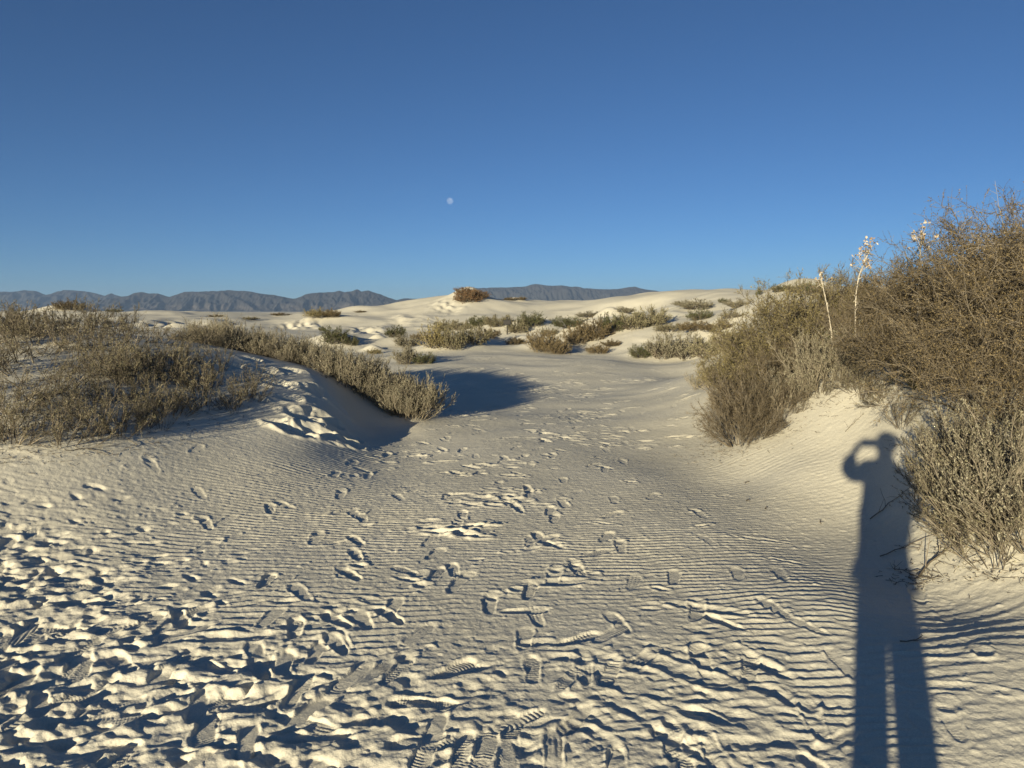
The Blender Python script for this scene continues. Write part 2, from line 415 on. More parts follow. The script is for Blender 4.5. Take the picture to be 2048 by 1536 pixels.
# loose scatter
for k in range(230):
    y = rs.uniform(3.4, 13.5) ; x = rs.normal(0.35 * 0 - 0.1, 0.22) * y
    if abs(x) > 0.34 * y or (x < -0.22 * y and y > 7): continue
    if rs.rand() < 0.45: dent(x, y, rs.uniform(-0.7, 0.7), rs.uniform(0.08, 0.20), rs.uniform(0.05, 0.09), rs.uniform(0.003, 0.011), rs.uniform(0.002, 0.007), rs)
    else: shoe(x, y, rs.normal(1.5, 0.6), 0.27, 0.10, rs.uniform(0.003, 0.010), rs.uniform(0.001, 0.005), int(rs.choice([0, 1, 2, 5])), rs, rs.uniform(-1, 1))
# kicked-up clods along the worn line
for k in range(90):
    px_, py_ = rs.choice([(1080, 870), (960, 985), (1150, 835), (1000, 1000), (900, 1060), (1010, 940), (1300, 870), (1230, 880), (1180, 870), (780, 910)].__len__()), 0
    c = [(1080, 870), (960, 985), (1150, 835), (1000, 1000), (900, 1060), (1010, 940), (1300, 870), (1230, 880), (1180, 870), (780, 910)][px_]
    D = 1.6 / math.tan(math.atan((c[1] + rs.normal(0, 9) - 768) / F) + PITCH)
    x = (c[0] + rs.normal(0, 45) - 1024) / F * D
    dent(x, D, rs.uniform(-0.4, 0.4), rs.uniform(0.12, 0.30), rs.uniform(0.07, 0.12), rs.uniform(0.006, 0.016), rs.uniform(0.003, 0.011), rs)
# white scuffs far out on the pan
for k in range(260):
    y = rs.uniform(11, 26); x = rs.uniform(-0.13, 0.26) * y
    if rs.rand() < 0.35: y = 15.6 + rs.normal(0, 0.5); x = 0.1 + rs.normal(0, 0.9)
    elif rs.rand() < 0.25: y = 17.2 + rs.normal(0, 0.25); x = rs.uniform(-1.5, 5)
    dent(x, y, rs.uniform(-0.5, 0.5), rs.uniform(0.16, 0.34), rs.uniform(0.12, 0.2), rs.uniform(0.005, 0.015), rs.uniform(0.003, 0.012), rs)
# gouges and broken crust
for (px_, py_, L, wd, dp, rm, ang) in ((1430, 1225, 0.55, 0.10, 0.02, 0.016, -0.5), (1540, 1075, 0.5, 0.07, 0.014, 0.012, -0.25), (1380, 1350, 0.6, 0.13, 0.02, 0.016, -0.7),
        (1530, 1330, 0.45, 0.12, 0.02, 0.012, -1.0), (1590, 1120, 0.35, 0.06, 0.012, 0.012, -0.5), (790, 1430, 0.5, 0.13, 0.022, 0.010, -0.9), (460, 1275, 0.8, 0.10, 0.02, 0.014, 0.1),
        (500, 1320, 0.12, 0.4, 0.03, 0.014, 0.0), (1120, 1165, 0.30, 0.13, 0.034, 0.016, 0.1), (1830, 1190, 0.4, 0.06, 0.012, 0.01, -0.3), (1940, 1395, 0.5, 0.07, 0.012, 0.012, -0.35),
        (1900, 1330, 0.45, 0.05, 0.010, 0.010, -0.3), (1200, 1330, 0.5, 0.09, 0.014, 0.012, -0.4), (1290, 1420, 0.55, 0.13, 0.02, 0.014, -0.6)):
    D = 1.6 / math.tan(math.atan((py_ - 768) / F) + PITCH)
    dent((px_ - 1024) / F * D, D, ang, L, wd, dp * 0.28, rm * 0.35, rs)
for k in range(26):
    px_ = rs.uniform(1180, 1640); py_ = rs.uniform(1290, 1530)
    D = 1.6 / math.tan(math.atan((py_ - 768) / F) + PITCH)
    dent((px_ - 1024) / F * D, D, rs.normal(-0.6, 0.4), rs.uniform(0.2, 0.5), rs.uniform(0.06, 0.12), rs.uniform(0.002, 0.007), rs.uniform(0.001, 0.004), rs)
# old footprints slumping down the nose of the left mound
for (px_, py_, s_) in ((625, 785, 1.0), (655, 795, 1.1), (600, 830, 1.0), (640, 835, 1.2), (590, 862, 1.0), (640, 868, 1.1), (560, 850, 0.8), (690, 872, 1.0), (530, 745, 0.9), (560, 770, 0.9),
        (500, 720, 0.8), (470, 735, 0.8), (700, 890, 0.8), (520, 800, 0.6), (580, 800, 0.8), (610, 858, 0.9), (668, 850, 0.9), (585, 742, 0.9)):
    x, y, z = hit(px_, py_)
    dent(x, y, rs.uniform(-0.3, 0.5), 0.42 * s_, 0.28 * s_, 0.050 * s_, 0.022 * s_, rs)
# long-ago tracks and slides on the far faces
def far_patch(px_, py_, wpx, hpx, amp, ax, ay, seed):
    x, y, z = hit(px_, py_)
    rad = wpx / F * y * 1.2 + 2
    w_ = window(x, y, rad * 1.3)
    if w_ is None: return
    thp = np.arctan2(X[w_], Y[w_]); zz = ZBASE[w_]
    ppx = 1024 + F * X[w_] / Y[w_]
    ppy = 623 + (1.6 - zz) / Y[w_] * F
    m = np.exp(-((ppx - px_) / wpx) ** 2 - ((ppy - py_) / hpx) ** 2)
    n_ = value_noise(X[w_] * ax[0] + Y[w_] * ax[1], X[w_] * ay[0] + Y[w_] * ay[1], seed, 1.0) + 0.5 * value_noise(X[w_] * 2 * ax[0], Y[w_] * 2, seed + 1, 1.0)
    Z[w_] += m * amp * n_
far_patch(735, 660, 35, 16, 0.45, (1.6, 0.5), (0.3, 0.10), 201)
far_patch(600, 655, 45, 18, 0.45, (1.7, 0.6), (0.3, 0.10), 203)
far_patch(895, 615, 30, 14, 0.55, (1.3, -0.35), (0.2, 0.10), 205)
far_patch(800, 640, 25, 16, 0.30, (1.0, 0.30), (0.2, 0.10), 207)
far_patch(850, 645, 30, 16, 0.30, (1.0, -0.30), (0.2, 0.10), 207)
far_patch(300, 650, 120, 10, 0.5, (0.8, 0.2), (0.2, 0.20), 209)
far_patch(1330, 690, 70, 20, 0.14, (1.6, 0.0), (0.2, 1.2), 211)
far_patch(1300, 620, 160, 16, 0.20, (0.5, 0.0), (0.2, 0.5), 213)
# DETAIL_END

def finish_ground(mat):
    V = np.stack([X, Y, Z], -1).reshape(-1, 3)
    i = np.arange(NR - 1)[:, None]; j = np.arange(NT)[None, :]; jn = (j + 1) % NT
    Fq = np.stack([i * NT + j, i * NT + jn, (i + 1) * NT + jn, (i + 1) * NT + j], -1).reshape(-1, 4)[:, ::-1]
    # close the hub
    V = np.concatenate([V, [[0, 0, float(Z[0].mean())]]])
    me = np_mesh('sand', V, Fq, 4, mat, True)
    o = link(bpy.data.objects.new('sand', me))
    tag(o, kind='structure')
    hub = bpy.data.meshes.new('sand_hub')
    return o

def mat_basic(name, col, rough=0.8):
    m = bpy.data.materials.new(name); m.use_nodes = True
    b = m.node_tree.nodes['Principled BSDF']; b.inputs['Base Color'].default_value = (*col, 1); b.inputs['Roughness'].default_value = rough
    b.inputs['Specular IOR Level'].default_value = 0.2
    return m
# MATS_BEGIN
def new_mat(name):
    m = bpy.data.materials.new(name); m.use_nodes = True
    t = m.node_tree; b = t.nodes['Principled BSDF']
    b.inputs['Specular IOR Level'].default_value = 0.15
    return m, t, b

def ramp(t, fac, stops):
    r = t.nodes.new('ShaderNodeValToRGB')
    while len(r.color_ramp.elements) < len(stops): r.color_ramp.elements.new(0.5)
    for e, (p, c) in zip(r.color_ramp.elements, stops): e.position = p; e.color = (*c, 1)
    t.links.new(fac, r.inputs[0]); return r.outputs[0]

def noise_node(t, scale, detail=4, rough=0.6, coord=None):
    n = t.nodes.new('ShaderNodeTexNoise'); n.inputs['Scale'].default_value = scale; n.inputs['Detail'].default_value = detail; n.inputs['Roughness'].default_value = rough
    if coord is not None: t.links.new(coord, n.inputs['Vector'])
    return n.outputs['Fac']

def make_sand():
    m, t, b = new_mat('gypsum_sand')
    geo = t.nodes.new('ShaderNodeNewGeometry')
    n1 = noise_node(t, 0.8, 5, 0.6, geo.outputs['Position'])
    c = ramp(t, n1, [(0.3, (0.70, 0.65, 0.515)), (0.7, (0.77, 0.72, 0.585))])
    n2 = noise_node(t, 160, 2, 0.6, geo.outputs['Position'])
    c2 = ramp(t, n2, [(0.35, (0.84, 0.84, 0.84)), (0.65, (1, 1, 1))])
    mx = t.nodes.new('ShaderNodeMix'); mx.data_type = 'RGBA'; mx.blend_type = 'MULTIPLY'; mx.inputs[0].default_value = 1.0
    t.links.new(c, mx.inputs[6]); t.links.new(c2, mx.inputs[7])
    t.links.new(mx.outputs[2], b.inputs['Base Color']); b.inputs['Roughness'].default_value = 0.95
    bp = t.nodes.new('ShaderNodeBump'); bp.inputs['Strength'].default_value = 0.55; bp.inputs['Distance'].default_value = 0.004
    n3 = noise_node(t, 110, 4, 0.75, geo.outputs['Position'])
    t.links.new(n3, bp.inputs['Height'])
    bp2 = t.nodes.new('ShaderNodeBump'); bp2.inputs['Strength'].default_value = 0.5; bp2.inputs['Distance'].default_value = 0.02
    n4 = noise_node(t, 9, 6, 0.7, geo.outputs['Position'])
    t.links.new(n4, bp2.inputs['Height']); t.links.new(bp.outputs[0], bp2.inputs['Normal'])
    t.links.new(bp2.outputs[0], b.inputs['Normal'])
    return m

def make_leaf(name, dark, mid, light, rough=0.75):
    """each leaf its own tone (random per island), each plant a little different"""
    m, t, b = new_mat(name)
    geo = t.nodes.new('ShaderNodeNewGeometry'); oi = t.nodes.new('ShaderNodeObjectInfo')
    c = ramp(t, geo.outputs['Random Per Island'], [(0.0, dark), (0.5, mid), (1.0, light)])
    hs = t.nodes.new('ShaderNodeHueSaturation')
    mr = t.nodes.new('ShaderNodeMapRange'); mr.inputs['To Min'].default_value = 0.8; mr.inputs['To Max'].default_value = 1.2
    t.links.new(oi.outputs['Random'], mr.inputs['Value']); t.links.new(mr.outputs[0], hs.inputs['Value']); t.links.new(c, hs.inputs['Color'])
    t.links.new(hs.outputs[0], b.inputs['Base Color']); b.inputs['Roughness'].default_value = rough
    return m

SAND = make_sand()
M_TWIG = make_leaf('twig_bark', (0.0678, 0.0543, 0.0388), (0.1357, 0.1124, 0.0813), (0.2636, 0.2246, 0.1704))
M_TWIG_PALE = make_leaf('pale_twig', (0.165, 0.1382, 0.0946), (0.2475, 0.211, 0.1528), (0.33, 0.2837, 0.2182))
M_LEAF_BROWN = make_leaf('olive_brown_leaf', (0.0696, 0.0537, 0.0256), (0.1391, 0.1046, 0.0505), (0.2373, 0.1814, 0.0943))
M_LEAF_SILVER = make_leaf('silver_leaf', (0.117, 0.1059, 0.0719), (0.2184, 0.2005, 0.1362), (0.3354, 0.3102, 0.227))
M_LEAF_GREY = make_leaf('grey_green_leaf', (0.1105, 0.1031, 0.0577), (0.1955, 0.1773, 0.1031), (0.3145, 0.2804, 0.1731))
M_LEAF_GOLD = make_leaf('golden_leaf', (0.1123, 0.0953, 0.0408), (0.1966, 0.1634, 0.0681), (0.2902, 0.2452, 0.118))
M_LEAF_GREEN = make_leaf('dark_green_leaf', (0.035, 0.0441, 0.017), (0.063, 0.0747, 0.0272), (0.105, 0.1086, 0.0475))
M_LEAF_RED = make_leaf('rusty_leaf', (0.105, 0.0543, 0.0272), (0.168, 0.0951, 0.0475), (0.231, 0.1562, 0.0815))
M_POD = make_leaf('dry_pod', (0.22, 0.14, 0.07), (0.42, 0.32, 0.20), (0.66, 0.60, 0.48))
M_STALK = make_leaf('dry_stalk', (0.42, 0.37, 0.29), (0.48, 0.43, 0.34), (0.56, 0.50, 0.41))
# MATS_END
finish_ground(SAND)
# PLANTS_BEGIN
# ------------------------------------------------------------------ plants
def nrm(v): return v / (np.linalg.norm(v, axis=-1, keepdims=True) + 1e-9)

def grow(start, d, L, K, wiggle, up, rs):
    """N curved shoots as polylines (N,K,3)"""
    P = np.empty((len(start), K, 3)); P[:, 0] = start; d = nrm(d); step = (L / (K - 1))[:, None]
    for k in range(1, K):
        d = nrm(d + rs.randn(len(start), 3) * wiggle + np.array([0, 0, up]))
        P[:, k] = P[:, k - 1] + d * step
    return P

def along(P, t):
    """points and tangents on polylines at parameters t (N,M)"""
    K = P.shape[1]; f = t * (K - 1); i = np.minimum(f.astype(int), K - 2); f = (f - i)[..., None]
    n = np.arange(len(P))[:, None]
    a = P[n, i]; b = P[n, i + 1]
    return (a * (1 - f) + b * f).reshape(-1, 3), nrm(b - a).reshape(-1, 3)

def sprout(P, M, t0, t1, L, Lv, spread, up, K, wiggle, rs, taper=0.6, outw=0.0):
    t = rs.uniform(t0, t1, (len(P), M))
    s, tg = along(P, t)
    d = nrm(tg + rs.randn(*tg.shape) * spread + np.array([0, 0, up]))
    Ls = L * (1 + Lv * rs.uniform(-1, 1, len(s))) * (1 - taper * (t.ravel() - t0) / (t1 - t0 + 1e-6))
    return grow(s, d, Ls, K, wiggle, up * 0.3, rs)

def tubes(P, r0, r1, sides=3):
    N, K, _ = P.shape
    T = np.empty_like(P); T[:, 1:-1] = P[:, 2:] - P[:, :-2]; T[:, 0] = P[:, 1] - P[:, 0]; T[:, -1] = P[:, -1] - P[:, -2]
    T = nrm(T); ref = np.where(np.abs(T[..., 2:3]) > 0.9, np.array([1.0, 0, 0]), np.array([0, 0, 1.0]))
    A = nrm(np.cross(T, ref)); B = np.cross(T, A)
    r = (np.asarray(r0).reshape(-1, 1) * (1 - np.linspace(0, 1, K)) + np.asarray(r1).reshape(-1, 1) * np.linspace(0, 1, K)) * np.ones((N, 1))
    V = []
    for s in range(sides):
        a = 2 * math.pi * s / sides
        V.append(P + (A * math.cos(a) + B * math.sin(a)) * r[..., None])
    V = np.stack(V, 2).reshape(-1, 3)
    n = np.arange(N)[:, None, None]; k = np.arange(K - 1)[None, :, None]; s = np.arange(sides)[None, None, :]; s2 = (s + 1) % sides
    b = (n * K + k) * sides
    Fq = np.stack([b + s, b + s2, b + sides + s2, b + sides + s], -1).reshape(-1, 4)
    return V, Fq

def blades(P, M, t0, t1, L, Wd, spread, up, rs):
    """diamond shaped leaves on the shoots"""
    t = rs.uniform(t0, t1, (len(P), M)); s, tg = along(P, t)
    d = nrm(tg + rs.randn(*tg.shape) * spread + np.array([0, 0, up]))
    sd = nrm(np.cross(d, rs.randn(*d.shape)))
    Ls = (L * rs.uniform(0.6, 1.35, len(s)))[:, None]; Ws = (Wd * rs.uniform(0.7, 1.3, len(s)))[:, None]
    nn = np.cross(d, sd)
    V = np.stack([s, s + d * Ls * 0.45 + sd * Ws / 2 + nn * Ws * 0.15, s + d * Ls, s + d * Ls * 0.45 - sd * Ws / 2 + nn * Ws * 0.15], 1).reshape(-1, 3)
    return V, np.arange(len(V)).reshape(-1, 4)

def merge(parts):
    Vs, Fs, o = [], [], 0
    for V, Fq in parts:
        Vs.append(V); Fs.append(Fq + o); o += len(V)
    return np.concatenate(Vs), np.concatenate(Fs)

def shrub_meshes(seed, stems=40, H=0.6, rad=0.35, root_rad=0.12, lean=0.6, kids=8, kidL=0.25, gk=4, gkL=0.10, leaves=4, leafL=0.02, leafW=0.007,
                 thick=1.0, up=0.06, kid_spread=0.5, twig=None, leaf=None, kwig=0.16, leaf_up=0.1, leaf_spread=0.7, K=5, main_leaves=0, dead=0):
    rs = np.random.RandomState(seed)
    a = rs.uniform(0, 2 * math.pi, stems); q = np.sqrt(rs.uniform(0, 1, stems))
    st = np.stack([np.cos(a) * q * root_rad, np.sin(a) * q * root_rad, np.full(stems, -0.06)], -1)
    d = np.stack([np.cos(a) * q * lean + rs.randn(stems) * 0.12, np.sin(a) * q * lean + rs.randn(stems) * 0.12, np.ones(stems) * (1 - 0.35 * q)], -1)
    L = (H + 0.06) * rs.uniform(0.65, 1.15, stems) * (1 - 0.18 * q)
    P1 = grow(st, d, L, K + 1, 0.09, up, rs)
    P2 = sprout(P1, kids, 0.18, 0.98, kidL, 0.4, kid_spread, up * 2, 4, kwig, rs)
    tw = [tubes(P1, 0.0055 * thick * (H / 0.6) ** 0.5, 0.0018 * thick), tubes(P2, 0.0030 * thick, 0.0012 * thick)]
    lv = []
    if gk:
        P3 = sprout(P2, gk, 0.2, 1.0, gkL, 0.5, kid_spread * 1.15, up * 2, 3, kwig * 1.2, rs)
        tw.append(tubes(P3, 0.0019 * thick, 0.0009 * thick))
        if leaves: lv.append(blades(P3, leaves, 0.1, 1.0, leafL, leafW, leaf_spread, leaf_up, rs))
    if leaves: lv.append(blades(P2, leaves + 1, 0.25, 1.0, leafL, leafW, leaf_spread, leaf_up, rs))
    if main_leaves: lv.append(blades(P1, main_leaves, 0.3, 1.0, leafL * 1.1, leafW, leaf_spread, leaf_up, rs))
    V, Fq = merge(tw); mb = np_mesh('branches', V, Fq, 4, twig or M_TWIG)
    V, Fq = merge(lv); ml = np_mesh('foliage', V, Fq, 4, leaf or M_LEAF_GREY)
    if not dead: return mb, ml
    b_ = P1[rs.randint(0, stems, dead)]
    PD = sprout(b_, 1, 0.3, 0.95, H * 0.40, 0.4, 0.55, 0.0, 5, 0.09, rs, taper=0.2)
    PE = sprout(PD, 4, 0.3, 1.0, H * 0.12, 0.5, 0.6, 0.02, 3, 0.2, rs)
    V, Fq = merge([tubes(b_[:, :4], 0.010 * thick, 0.005 * thick, 4), tubes(PD, 0.0036 * thick, 0.0014 * thick), tubes(PE, 0.0018, 0.001)])
    return mb, ml, np_mesh('dead_twigs', V, Fq, 4, M_TWIG_PALE)

def shrub(meshes, x, y, label, cat='shrub', group=None, s=1.0, sz=None, rz=0.0, tilt=(0, 0), name='desert_shrub', sink=0.0):
    z = grid_z(x, y) - sink
    r = empty(name, (x, y, z), rz); r.scale = (s, s, sz or s); r.rotation_euler = (tilt[0], tilt[1], rz)
    for nme, me in zip(('branches', 'foliage', 'dead_twigs'), meshes):
        link(bpy.data.objects.new(nme, me), r)
    tag(r, label, cat, group)
    return r

rp = np.random.RandomState(7)
# kinds
TANGLE = [shrub_meshes(100 + i, stems=64, H=1.25, lean=1.05, root_rad=0.45, kids=13, kidL=0.50, gk=8, gkL=0.20, leaves=5, leafL=0.019, leafW=0.008, thick=1.0, up=0.02,
                       kid_spread=0.75, kwig=0.22, twig=M_TWIG, leaf=M_LEAF_BROWN, dead=46) for i in range(3)]
GOLDBUSH = [shrub_meshes(120 + i, stems=60, H=0.95, lean=0.95, root_rad=0.35, kids=11, kidL=0.34, gk=6, gkL=0.14, leaves=5, leafL=0.022, leafW=0.008, up=0.05,
                         kid_spread=0.5, twig=M_TWIG, leaf=M_LEAF_GOLD, dead=14) for i in range(2)]
GREYBUSH = [shrub_meshes(140 + i, stems=56, H=0.85, lean=1.0, root_rad=0.30, kids=11, kidL=0.34, gk=7, gkL=0.13, leaves=3, leafL=0.016, leafW=0.006, up=0.05,
                         kid_spread=0.45, twig=M_TWIG, leaf=M_LEAF_BROWN, dead=22) for i in range(2)]
SILVER = [shrub_meshes(160 + i, stems=36, H=0.56, lean=0.85, root_rad=0.24, kids=8, kidL=0.22, gk=2, gkL=0.09, leaves=5, leafL=0.017, leafW=0.0065, thick=0.9, up=0.12,
                       kid_spread=0.36, kwig=0.13, twig=M_TWIG_PALE, leaf=M_LEAF_SILVER, leaf_spread=0.5, main_leaves=10) for i in range(4)]
WISPY = [shrub_meshes(180 + i, stems=15, H=0.46, lean=0.75, root_rad=0.12, kids=6, kidL=0.17, gk=3, gkL=0.07, leaves=3, leafL=0.014, leafW=0.006, thick=0.95, up=0.07,
                      kid_spread=0.42, twig=M_TWIG, leaf=M_LEAF_GREY) for i in range(4)]
SCRUB = [shrub_meshes(200 + i, stems=14, H=0.44, lean=1.35, root_rad=0.38, kids=6, kidL=0.22, gk=3, gkL=0.10, leaves=2, dead=5, leafL=0.016, leafW=0.007, thick=1.0, up=0.04,
                      kid_spread=0.6, kwig=0.2, twig=M_TWIG, leaf=M_LEAF_GREY) for i in range(3)]
def far_kind(seed, leaf, lean=1.5, H=0.8, up=0.04, stems=54, leafL=0.055):
    return shrub_meshes(seed, stems=stems, H=H, lean=lean, root_rad=0.35, kids=9, kidL=0.32, gk=2, gkL=0.15, leaves=3, leafL=leafL, leafW=0.024, thick=2.2, up=up,
                        kid_spread=0.45, leaf=leaf)
FAR = {'grey': [far_kind(220, M_LEAF_GREY), far_kind(221, M_LEAF_GREY, 1.2)], 'gold': [far_kind(222, M_LEAF_GOLD)], 'green': [far_kind(223, M_LEAF_GREEN)],
       'silver': [far_kind(224, M_LEAF_SILVER, 1.1, up=0.08), far_kind(229, M_LEAF_SILVER, 1.3, up=0.06)], 'red': [far_kind(225, M_LEAF_RED)], 'brown': [far_kind(226, M_LEAF_BROWN), far_kind(227, M_LEAF_BROWN, 1.2)]}

def at(px, D): return (px - 1024.0) / F * D, D

# --- right bank : the big brown tangle
for k, (px, D, s, lab) in enumerate((
        (1800, 8.7, 0.55, 'brown twiggy bush behind the yucca stalks, at the low left end of the big thicket'),
        (1895, 8.0, 0.68, 'tall brown tangled bush between the shadowed bank and the tallest bush'),
        (2000, 7.4, 0.90, 'tallest tangled brown bush, topping the thicket against the sky at the right edge'),
        (1910, 6.55, 0.76, 'dense brown bush on the bank crest above the head of the human shadow'),
        (2020, 6.3, 0.86, 'wide brown bush halfway up the thicket at the right edge'),
        (2110, 6.9, 0.98, 'tall brown bush cut off by the right edge of the view'),
        (1865, 7.2, 0.58, 'low brown bush with bare outer twigs hanging over the sand slope above the shadow'),
        (2010, 5.35, 0.66, 'low brown bush at the foot of the thicket, just above the silvery shrubs'),
        (2120, 5.4, 0.8, 'brown bush mostly outside the right edge of the view'),
        (2200, 6.0, 0.95, 'brown bush standing beyond the right edge'))):
    x, y = at(px, D)
    shrub(TANGLE[k % 3], x, y, lab, 'bush', 'brown bushes of the thicket on the right bank', s, rz=k * 1.9, tilt=(0.05, -0.12), name='tangled_bush')
# silvery saltbush at the lower right
for k, (px, py, s, lab) in enumerate(((1925, 1000, 0.70, 'silvery shrub touching the right side of the human shadow at its waist'),
        (1975, 1040, 0.85, 'silvery upright shrub at the foot of the thicket, beside the crooked stick'),
        (2050, 1085, 0.95, 'large silvery shrub at the right edge above the rippled sand'),
        (1950, 940, 0.85, 'silvery shrub under the dark hollow of the brown thicket'),
        (2020, 985, 0.95, 'silvery shrub second in from the right edge, under the brown thicket'),
        (1905, 915, 0.6, 'small silvery shrub level with the shoulder of the human shadow'),
        (2100, 1040, 1.0, 'silvery shrub cut by the right edge of the view'))):
    x, y, z = hit(px, py)
    shrub(SILVER[k % 4], x, y, lab, 'shrub', 'silvery shrubs at the foot of the right thicket', s, rz=k * 2.3, tilt=(0.25, -0.25), name='silvery_shrub')
# --- middle right clump
for k, (px, D, s, kind, lab) in enumerate((
        (1492, 8.1, 0.60, 'grey', 'grey brown bush at the low tip of the right bank, dry sticks at its foot'),
        (1478, 9.0, 0.66, 'grey', 'grey brown bush leaning out over the sand flat at the tip of the bank'),
        (1530, 8.6, 0.80, 'grey', 'dense grey brown bush with a dark base above the bare sand slope'),
        (1520, 9.8, 0.85, 'gold', 'golden green bush at the left outline of the clump on the right bank'),
        (1560, 10.2, 1.00, 'gold', 'rounded golden green bush in the middle of the clump on the right bank'),
        (1620, 10.6, 1.05, 'gold', 'tallest golden green bush, just left of the yucca stalks'),
        (1690, 10.6, 0.85, 'gold', 'golden green bush around the feet of the yucca stalks'),
        (1590, 9.2, 0.72, 'grey', 'grey brown bush behind the pale upright stems'),
        (1520, 11.6, 0.80, 'gold', 'golden green bush at the back left of the clump, in front of the pale dune'),
        (1740, 8.9, 0.70, 'grey', 'grey brown bush joining the clump to the big brown thicket'),
        (1740, 10.8, 0.95, 'grey', 'grey brown bush right of the tallest yucca stalk'),
        (1470, 11.0, 0.55, 'gold', 'small golden bush low at the left outline of the clump'))):
    x, y = at(px, D)
    shrub((GREYBUSH if kind == 'grey' else GOLDBUSH)[k % 2], x, y, lab, 'bush', 'bushes of the clump on the right bank', s, rz=k * 1.7, tilt=(0, -0.10), name='rounded_bush')
for k, (px, py, s, lab) in enumerate(((1600, 800, 0.85, 'pale upright shrub at the lower edge of the clump, above the bare slope'),
        (1650, 775, 1.0, 'tallest pale upright shrub, its stems like fingers above the bare slope'),
        (1695, 755, 1.0, 'pale upright shrub below the yucca stalks'),
        (1560, 822, 0.8, 'pale upright shrub third from the brown thicket'),
        (1640, 745, 0.95, 'pale upright shrub set back behind the tallest pale one'),
        (1400, 778, 0.55, 'small pale shrub on the low hummock left of the clump'),
        (1435, 775, 0.7, 'small pale shrub between the low hummock and the clump'),
        (1725, 725, 0.8, 'pale shrub where the clump meets the thicket'))):
    x, y, z = hit(px, py)
    shrub(SILVER[(k + 1) % 4], x, y, lab, 'shrub', 'pale upright shrubs on the right bank', s, rz=k * 2.1, name='upright_shrub', tilt=(0, -0.1))

for k in range(34):
    a_ = k / 33.0
    if k < 20: px, py = rp.uniform(1840, 2040), rp.uniform(900, 1150)
    else: px, py = rp.uniform(1430, 1830), 0
    if k >= 20: py = np.interp(px, [1430, 1500, 1600, 1720, 1830], [900, 868, 815, 765, 850]) + rp.uniform(-8, 22)
    if px < 1990 and py > 1000 + (px - 1840) * 0.9: py = 1000 + (px - 1840) * 0.9
    x, y, z = hit(px, py)
    shrub(WISPY[k % 4], x, y, 'dry grey wisp ' + (('at the foot of the right thicket, ' + ('level with the shadow shoulders' if py < 960 else 'level with the shadow waist' if py < 1060 else 'lowest on the bank')) if k < 20 else 'at the sandy lower edge of the clump on the right bank'), 'wispy shrub',
          'dry wisps along the foot of the right bank bushes', rp.uniform(0.5, 0.95), rz=k * 2.2, tilt=(rp.normal(0.1, .3), rp.normal(-0.2, .3)), name='wispy_shrub')
# --- left mound
for k, (px, py, s, lab) in enumerate((
        (20, 880, 0.6, 'scrubby shrub at the left edge just above the bright sand foot of the left mound'), (95, 855, 0.6, 'scrubby shrub low on the left mound, second in from the left edge'),
        (165, 868, 0.45, 'small scrubby shrub low on the left mound with long thin shadows'), (225, 838, 0.5, 'scrubby shrub low on the left mound above the bright bare patch'),
        (20, 790, 0.95, 'large dark scrubby shrub at the left edge of the left mound'), (110, 775, 0.9, 'large scrubby shrub in the thickest growth of the left mound'),
        (190, 770, 0.8, 'dark scrubby shrub in the middle of the left mound'), (260, 775, 0.75, 'dark scrubby shrub right of the middle of the left mound'),
        (330, 760, 0.5, 'scrubby shrub at the right end of the thick growth on the left mound'), (-30, 730, 1.0, 'scrubby shrub cut by the left edge high on the left mound'),
        (50, 720, 0.95, 'scrubby shrub high on the left mound near the left edge'), (140, 712, 0.95, 'scrubby shrub just under the top of the left mound'),
        (220, 712, 0.85, 'scrubby shrub under the dark hollow at the top of the left mound'), (285, 715, 0.7, 'dark scrubby shrub high on the left mound above the sparse slope'),
        (350, 705, 0.5, 'scrubby shrub high on the left mound beside the bare ridge'), (-40, 820, 1.0, 'scrubby shrub cut by the left edge, half way up the left mound'),
        (10, 668, 0.75, 'shrub on the skyline of the left mound at the left edge'), (90, 668, 0.7, 'shrub on the skyline of the left mound, second from the left edge'),
        (160, 670, 0.62, 'shrub on the skyline of the left mound, third from the left edge'), (60, 745, 0.9, 'scrubby shrub among the thick growth at the upper left of the mound'),
        (240, 745, 0.85, 'scrubby shrub in the dark centre of the mound growth'), (150, 812, 0.6, 'scrubby shrub between the thick growth and the bright foot of the mound'),
        (60, 822, 0.75, 'scrubby shrub in the lower thick growth near the left edge'), (300, 805, 0.45, 'small scrubby shrub at the lower right of the mound growth'))):
    x, y, z = hit(px, py)
    shrub(SCRUB[k % 3], x, y, lab, 'shrub', 'scrubby shrubs on the left mound', s, rz=k * 1.3, tilt=(-0.1, 0.0), name='scrubby_shrub')
G = 'thin wisps of shrub on the left mound'
for k in range(58):
    if k < 34: px, py = rp.uniform(200, 520), rp.uniform(725, 880)
    else: px, py = rp.uniform(-40, 360), rp.uniform(700, 910)
    if py > 905 - px * 0.12: continue
    if px > 400 and py > 860 - (px - 400) * 0.5: continue
    x, y, z = hit(px, py)
    shrub(WISPY[k % 4], x, y, 'thin grey wisp ' + ('low on the left mound near the left edge, ' + ('cut by the edge' if px < 20 else 'lowest of all' if py > 860 else 'above the lowest ones') if px < 180 and py > 800 else 'in the thick growth high on the left mound' if px < 180 else ('on the sparse middle of the left mound, ' + ('upper rows' if py < 775 else 'middle rows' if py < 825 else 'lowest rows')) if px < 340 else ('beside the bare ridge of the left mound, ' + ('near its top' if py < 770 else 'half way down' if py < 820 else 'near its foot'))), 'wispy shrub', G,
          rp.uniform(0.5, 0.95), rz=k * 2.0, tilt=(rp.normal(-.05, .15), rp.normal(0, .15)), name='wispy_shrub')
